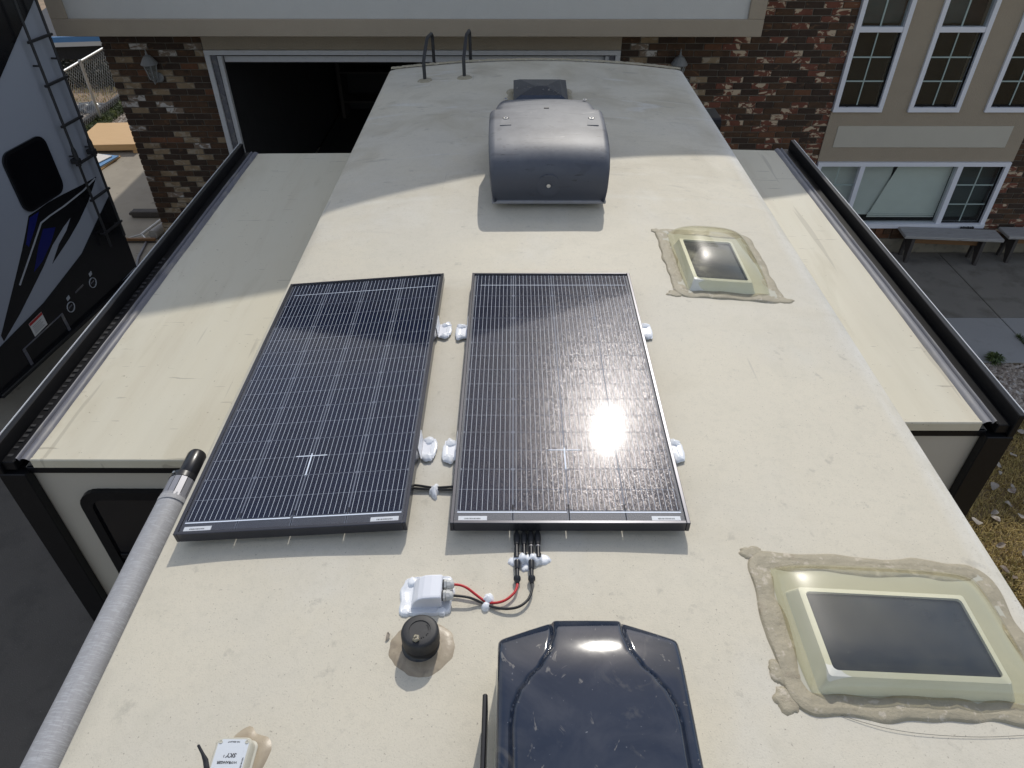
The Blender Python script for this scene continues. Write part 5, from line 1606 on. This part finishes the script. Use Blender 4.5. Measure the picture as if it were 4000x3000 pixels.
# ladder on its rear wall
LD = B()
for y_ in (-0.36, -0.085):
    b = B()
    b.tube([(0.085, y_, 0.95), (0.085, y_, 1.90), (0.085, y_, 1.901), (0.085, y_, 2.06), (0.085, y_, 2.10), (0.085, y_, 3.95), (0.06, y_, 4.08), (-0.10, y_, 4.13), (-0.22, y_, 4.05), (-0.24, y_, 3.97)], [0.0135, 0.0135, 0.024, 0.024, 0.0135, 0.0135, 0.0135, 0.0135, 0.0135, 0.0135], 10)
    ra = b.build('ladder_rail', 'black_matte', nb)
    b = B(); b.cbox(0.028, 0.112, y_ - 0.04, y_ + 0.03, 1.93, 1.98, 0.006); b.build('ladder_joint', 'black_matte', ra)
    for z in (1.10, 2.0, 2.9):
        b = B(); b.tube([(0.012, y_, z), (0.085, y_, z)], 0.010, 8); b.build('ladder_bracket', 'black_matte', ra)
for z in (1.12, 1.52, 1.92, 2.32, 2.72, 3.12, 3.52):
    b = B(); b.cbox(0.072, 0.100, -0.40, -0.045, z - 0.012, z + 0.012, 0.004); b.build('ladder_rung', 'black_matte', nb)
# decals on the black cap
def decal(name, mat, poly, d0=0.0125, d1=0.0140, par=lc_):
    b = B(); b.prism(poly, side, d0, d1); return b.build(name, mat, par)
def ring(pts, ins, name, mat):
    cx_ = sum(p[0] for p in pts) / len(pts); cy_ = sum(p[1] for p in pts) / len(pts)
    b = B(); n = len(pts)
    inn = [(cx_ + (u - cx_) * (1 - ins / abs(0.0001 + math.hypot(u - cx_, v - cy_))), cy_ + (v - cy_) * (1 - ins / abs(0.0001 + math.hypot(u - cx_, v - cy_)))) for u, v in pts]
    V = [side(u, v, 0.0125) for u, v in pts] + [side(u, v, 0.020) for u, v in pts] + [side(u, v, 0.020) for u, v in inn] + [side(u, v, 0.0125) for u, v in inn]
    b.add(V, [(q * n + i, q * n + (i + 1) % n, (q + 1) * n + (i + 1) % n, (q + 1) * n + i) for q in range(3) for i in range(n)])
    return b.build(name, mat, lc_)
ring([(-1.975, 0.645), (-1.33, 0.665), (-1.32, 0.43), (-1.97, 0.415)], 0.035, 'plate_frame', 'rubber_grey')
for (y_, z_) in ((-1.19, 0.65), (-0.76, 0.70)):
    ring([(y_ + 0.058 * math.cos(2 * PI * k_ / 24), z_ + 0.058 * math.sin(2 * PI * k_ / 24)) for k_ in range(24)], 0.007, 'round_decal', 'nb_silver')
    decal('round_mark', 'rubber_grey', [(y_ - 0.03, z_ - 0.006), (y_ + 0.03, z_ + 0.002), (y_ + 0.03, z_ + 0.016), (y_ - 0.03, z_ + 0.008)], 0.0125, 0.0135)
    decal('small_label', 'nb_silver', [(y_ - 0.005, z_ + 0.075), (y_ + 0.045, z_ + 0.085), (y_ + 0.045, z_ + 0.125), (y_ - 0.005, z_ + 0.115)])
wl = decal('warning_label', 'label_white', [(-1.77, 0.66), (-1.565, 0.675), (-1.565, 0.83), (-1.77, 0.815)])
decal('label_header', 'label_red', [(-1.768, 0.785), (-1.567, 0.80), (-1.567, 0.828), (-1.768, 0.813)], 0.0142, 0.0148, wl)
for k_ in range(5):
    zz = 0.690 + k_ * 0.018
    decal('label_text', 'print', [(-1.745, zz - 0.003), (-1.60 - 0.02 * (k_ % 2), zz + 0.006), (-1.60 - 0.02 * (k_ % 2), zz + 0.010), (-1.745, zz + 0.001)], 0.0142, 0.0147, wl)
decal('reflector', 'rubber_grey', [(-1.05, 0.735), (-0.90, 0.745), (-0.90, 0.765), (-1.05, 0.755)])

# ---------------------------------------------------------------- side yard beyond the left corner
# plywood platform
pt = thing('plywood_platform', 'fresh yellow plywood platform on the sunny concrete behind the left trailer', 'platform', (-7.33, 13.05, 0.0), (0, 0, 0.06))
b = B(); b.cbox(-0.62, 0.52, -0.45, 0.72, 0.14, 0.165, 0.003); b.build('sheet', 'plywood', pt)
for y_ in (-0.44, 0.15, 0.66):
    b = B(); b.cbox(-0.60, 0.50, y_, y_ + 0.045, 0.05, 0.139, 0.003); b.build('joist', 'plywood', pt)
for x_ in (-0.58, 0.42):
    b = B(); b.cbox(x_, x_ + 0.09, -0.46, 0.70, 0.0, 0.049, 0.003); b.build('runner', 'plywood', pt)
# stack of boards
for i, (dx, an, mat, lab) in enumerate(((0.00, 0.10, 'plywood', 'bottom brown board of the pile in front of the plywood platform'), (-0.04, 0.05, 'sheet_white', 'middle white board of the pile in front of the plywood platform'), (-0.06, 0.0, 'blue_board', 'blue edged board under the top white sheet of the pile'), (-0.12, -0.10, 'sheet_white', 'top white sheet of the board pile before the plywood platform'))):
    T = Matrix.Translation((-7.35 + dx, 12.05, 0.008 + i * 0.022)) @ Matrix.Rotation(an - 0.22, 4, 'Z')
    b = B(); b.cbox(-0.45, 0.27 + 0.03 * i % 0.07, -0.62, 0.42 - 0.03 * i, 0.0, 0.018, 0.002, 0, T)
    tag(b.build('board', mat), lab, 'board', 'boards stacked on the driveway')
# dark post, push broom, log by the corner
b = B(); b.cbox(-5.82, -5.2, 10.0, 10.13, 0.005, 0.10, 0.012)
post = tag(b.build('timber_post', 'wood_dark'), 'dark scorched timber post lying on the concrete by the house corner', 'post')
b = B(); b.cbox(-5.86, -5.82, 10.03, 10.10, 0.03, 0.07, 0.006); b.build('tenon', 'wood_dark', post)
br = thing('push_broom', 'white handled push broom lying on the concrete by the brick corner', 'broom', (-5.40, 9.28, 0.0))
b = B(); b.tube([(0.0, 0.08, 0.05), (0.13, 0.62, 0.06)], 0.020, 10); b.build('handle', 'label_white', br)
b = B(); b.tube([(-0.15, -0.02, 0.045), (0.0, 0.10, 0.05), (0.12, -0.04, 0.045)], 0.012, 8); b.tube([(-0.10, -0.02, 0.045), (0.09, -0.02, 0.045)], 0.010, 8); b.build('brace', 'label_white', br)
b = B(); b.cbox(-0.21, 0.26, -0.075, -0.03, 0.03, 0.065, 0.004); b.build('head', 'wood_brown', br)
b = B(); b.cbox(-0.20, 0.25, -0.07, -0.035, 0.003, 0.029, 0.004); b.build('bristles', 'wood_dark', br)
b = B(); b.tube([(-5.20, 9.31, 0.075), (-5.10, 9.75, 0.075)], [0.07, 0.066], 14)
tag(b.build('log', 'wood_grey'), 'short weathered log beside the push broom', 'log')
b = B(); b.tube(smooth_path([(-5.28, 9.22, 0.012), (-5.24, 9.0, 0.012), (-5.20, 8.75, 0.012), (-5.12, 8.5, 0.012)]), 0.018, 8)
tag(b.build('hose', 'rubber_grey'), 'dark hose running from the broom along the concrete', 'hose')
# kerb timber, gravel, weeds, fence
b = B(); b.cbox(-8.50, -8.40, 11.5, 17.5, -0.06, 0.10, 0.012); tag(b.build('edging_timber', 'wood_dark'), 'dark timber edging under the chain link fence', 'edging')
pebbles('gravel', 5200, (-10.6, -8.52, 12.6, 15.6), -0.06, 0.02, 0.045, 'pale gravel behind the chain link fence', 14)
pebbles('gravel', 1100, (-8.38, -7.7, 13.9, 16.0), -0.06, 0.018, 0.04, 'gravel strip between edging timber and house wall', 15)
blades('weeds', 2600, (-8.40, -8.05, 12.8, 16.0), -0.06, 0.05, 0.16, 0.018, 'shrub', 'bright green weeds along the edging timber', 'weeds', 17)
blades('weeds', 1600, (-12.5, -8.6, 15.6, 18.2), -0.06, 0.03, 0.10, 0.02, 'grass', 'dry weeds on the bare dirt behind the fence', 'weeds', 18)
fe = thing('chain_link_fence', 'galvanised chain link fence behind the left trailer', 'fence', (-8.35, 14.0, 0.0))
FZ0, FZ1, FYa, FYb = 0.04, 1.07, -2.4, 1.9
b = B()
st_, cnt = 0.062, 0
hgt = FZ1 - FZ0
q = FYa - hgt
while q < FYb:
    for sg in (1, -1):
        # line y = q + (z - FZ0) or mirrored
        y0_, y1_ = (q, q + hgt)
        z0_, z1_ = (FZ0, FZ1)
        ya, yb, za, zb2 = y0_, y1_, z0_, z1_
        if ya < FYa:
            za += FYa - ya; ya = FYa
        if yb > FYb:
            zb2 -= yb - FYb; yb = FYb
        if yb - ya > 0.02:
            p0, p1 = (0.003 * sg, ya, za), (0.003 * sg, yb, zb2)
            if sg < 0:
                p0, p1 = (p0[0], p0[1], FZ0 + FZ1 - p0[2]), (p1[0], p1[1], FZ0 + FZ1 - p1[2])
            b.tube([p0, p1], 0.0028, 4, cap=False, smooth=False)
    q += st_ * 1.414
stuff(b.build('wire_mesh', 'galv', fe, recalc=False))
b = B(); b.tube([(0.0, FYa, FZ1), (0, FYb, FZ1)], 0.022, 10); b.build('top_rail', 'galv', fe)
for y_ in (-2.0, 0.47, 1.9):
    b = B(); b.tube([(0.03, y_, -0.06), (0.03, y_, FZ1 + 0.04)], 0.028, 10); b.build('post', 'galv', fe)
# black plastic sheet
def tf(u, v):
    x = -9.25 + 0.85 * u; y = 14.95 + 0.55 * v
    k_ = max(0.0, 1 - (2 * u - 1) ** 2) * max(0.0, 1 - (2 * v - 1) ** 2)
    return (x + 0.15 * jit(u, v, 2.1), y + 0.15 * jit(u, v, 2.3, 5) - 0.2 * u * (1 - v), -0.045 + 0.10 * k_ + 0.09 * k_ * jit(x, y, 5) + 0.03)
tag(B().grid(tf, 24, 18).build('plastic_sheet', 'tarp'), 'crumpled black plastic sheet on the gravel behind the fence', 'plastic sheet')
# dark foliage added in place of a tree shadow, shed with blue edge
def shrub(name, lab, x0, x1, y0, y1, z1, n, mat, seed, par=None):
    t = thing(name, lab, 'shadow_foliage', ((x0 + x1) / 2, (y0 + y1) / 2, -0.06))
    r_ = random.Random(seed)
    V, F = [], []
    cx_, cy_ = (x0 + x1) / 2, (y0 + y1) / 2
    for i in range(n):
        x, y, z = r_.uniform(x0, x1), r_.uniform(y0, y1), z1 * r_.random() ** 0.7
        s_ = r_.uniform(0.03, 0.07)
        a_, c_ = Vector((r_.uniform(-1, 1), r_.uniform(-1, 1), r_.uniform(-1, 1))).normalized() * s_, Vector((r_.uniform(-1, 1), r_.uniform(-1, 1), r_.uniform(-1, 1))).normalized() * s_ * 0.6
        p = Vector((x - cx_, y - cy_, z)); k_ = len(V)
        V += [p - a_, p + c_, p + a_, p - c_]; F.append((k_, k_ + 1, k_ + 2, k_ + 3))
    B().add(V, F).build('foliage', mat, t, recalc=False)
    for i in range(6):
        b = B(); x = x0 + (x1 - x0) * (i + 0.5) / 6 - cx_
        b.tube([(x, 0, 0), (x + 0.1, 0.05, z1 * 0.8)], [0.03, 0.012], 6); b.build('stem', 'wood_dark', t)
    return t
shrub('shadow_foliage', 'low dark foliage standing in for tree shadow beyond the chain link fence', -12.6, -8.6, 16.6, 17.9, 0.30, 8000, 'shadow_foliage', 31)
sh = thing('low_shed', 'low dark roofed shed with blue and tan edge boards at the upper left', 'shed', (-10.4, 19.4, -0.06))
b = B(); b.prism([(-1.9, 0.62), (1.35, 0.62), (1.35, 0.66), (-1.9, 0.66)], lambda u, v, d: (u, d + 0.14 * u, v + 0.12 * (d - 0.0)), -0.55, 2.4); b.build('roof', 'asphalt_roll', sh)
b = B(); b.prism([(-1.9, 0.54), (1.35, 0.54), (1.35, 0.66), (-1.9, 0.66)], lambda u, v, d: (u, d + 0.14 * u, v - 0.06), -0.62, -0.56); b.build('blue_fascia', 'blue_board', sh)
b = B(); b.prism([(-1.9, 0.38), (1.35, 0.38), (1.35, 0.478), (-1.9, 0.478)], lambda u, v, d: (u, d + 0.14 * u, v), -0.63, -0.57); b.build('tan_fascia', 'sheet_white', sh)
b = B(); b.prism([(-1.8, 0.0), (1.25, 0.0), (1.25, 0.54), (-1.8, 0.54)], lambda u, v, d: (u, d + 0.14 * u, v), -0.30, 2.2); b.build('wall', 'wood_dark', sh)
b = B(); b.lathe([(0.0, 0.0), (0.10, 0.0), (0.13, 0.22), (0.12, 0.22), (0.09, 0.02)], (-9.55, 18.35, -0.05), 20)
tag(b.build('bucket', 'green_plastic'), 'bright green bucket under the shed edge', 'bucket')
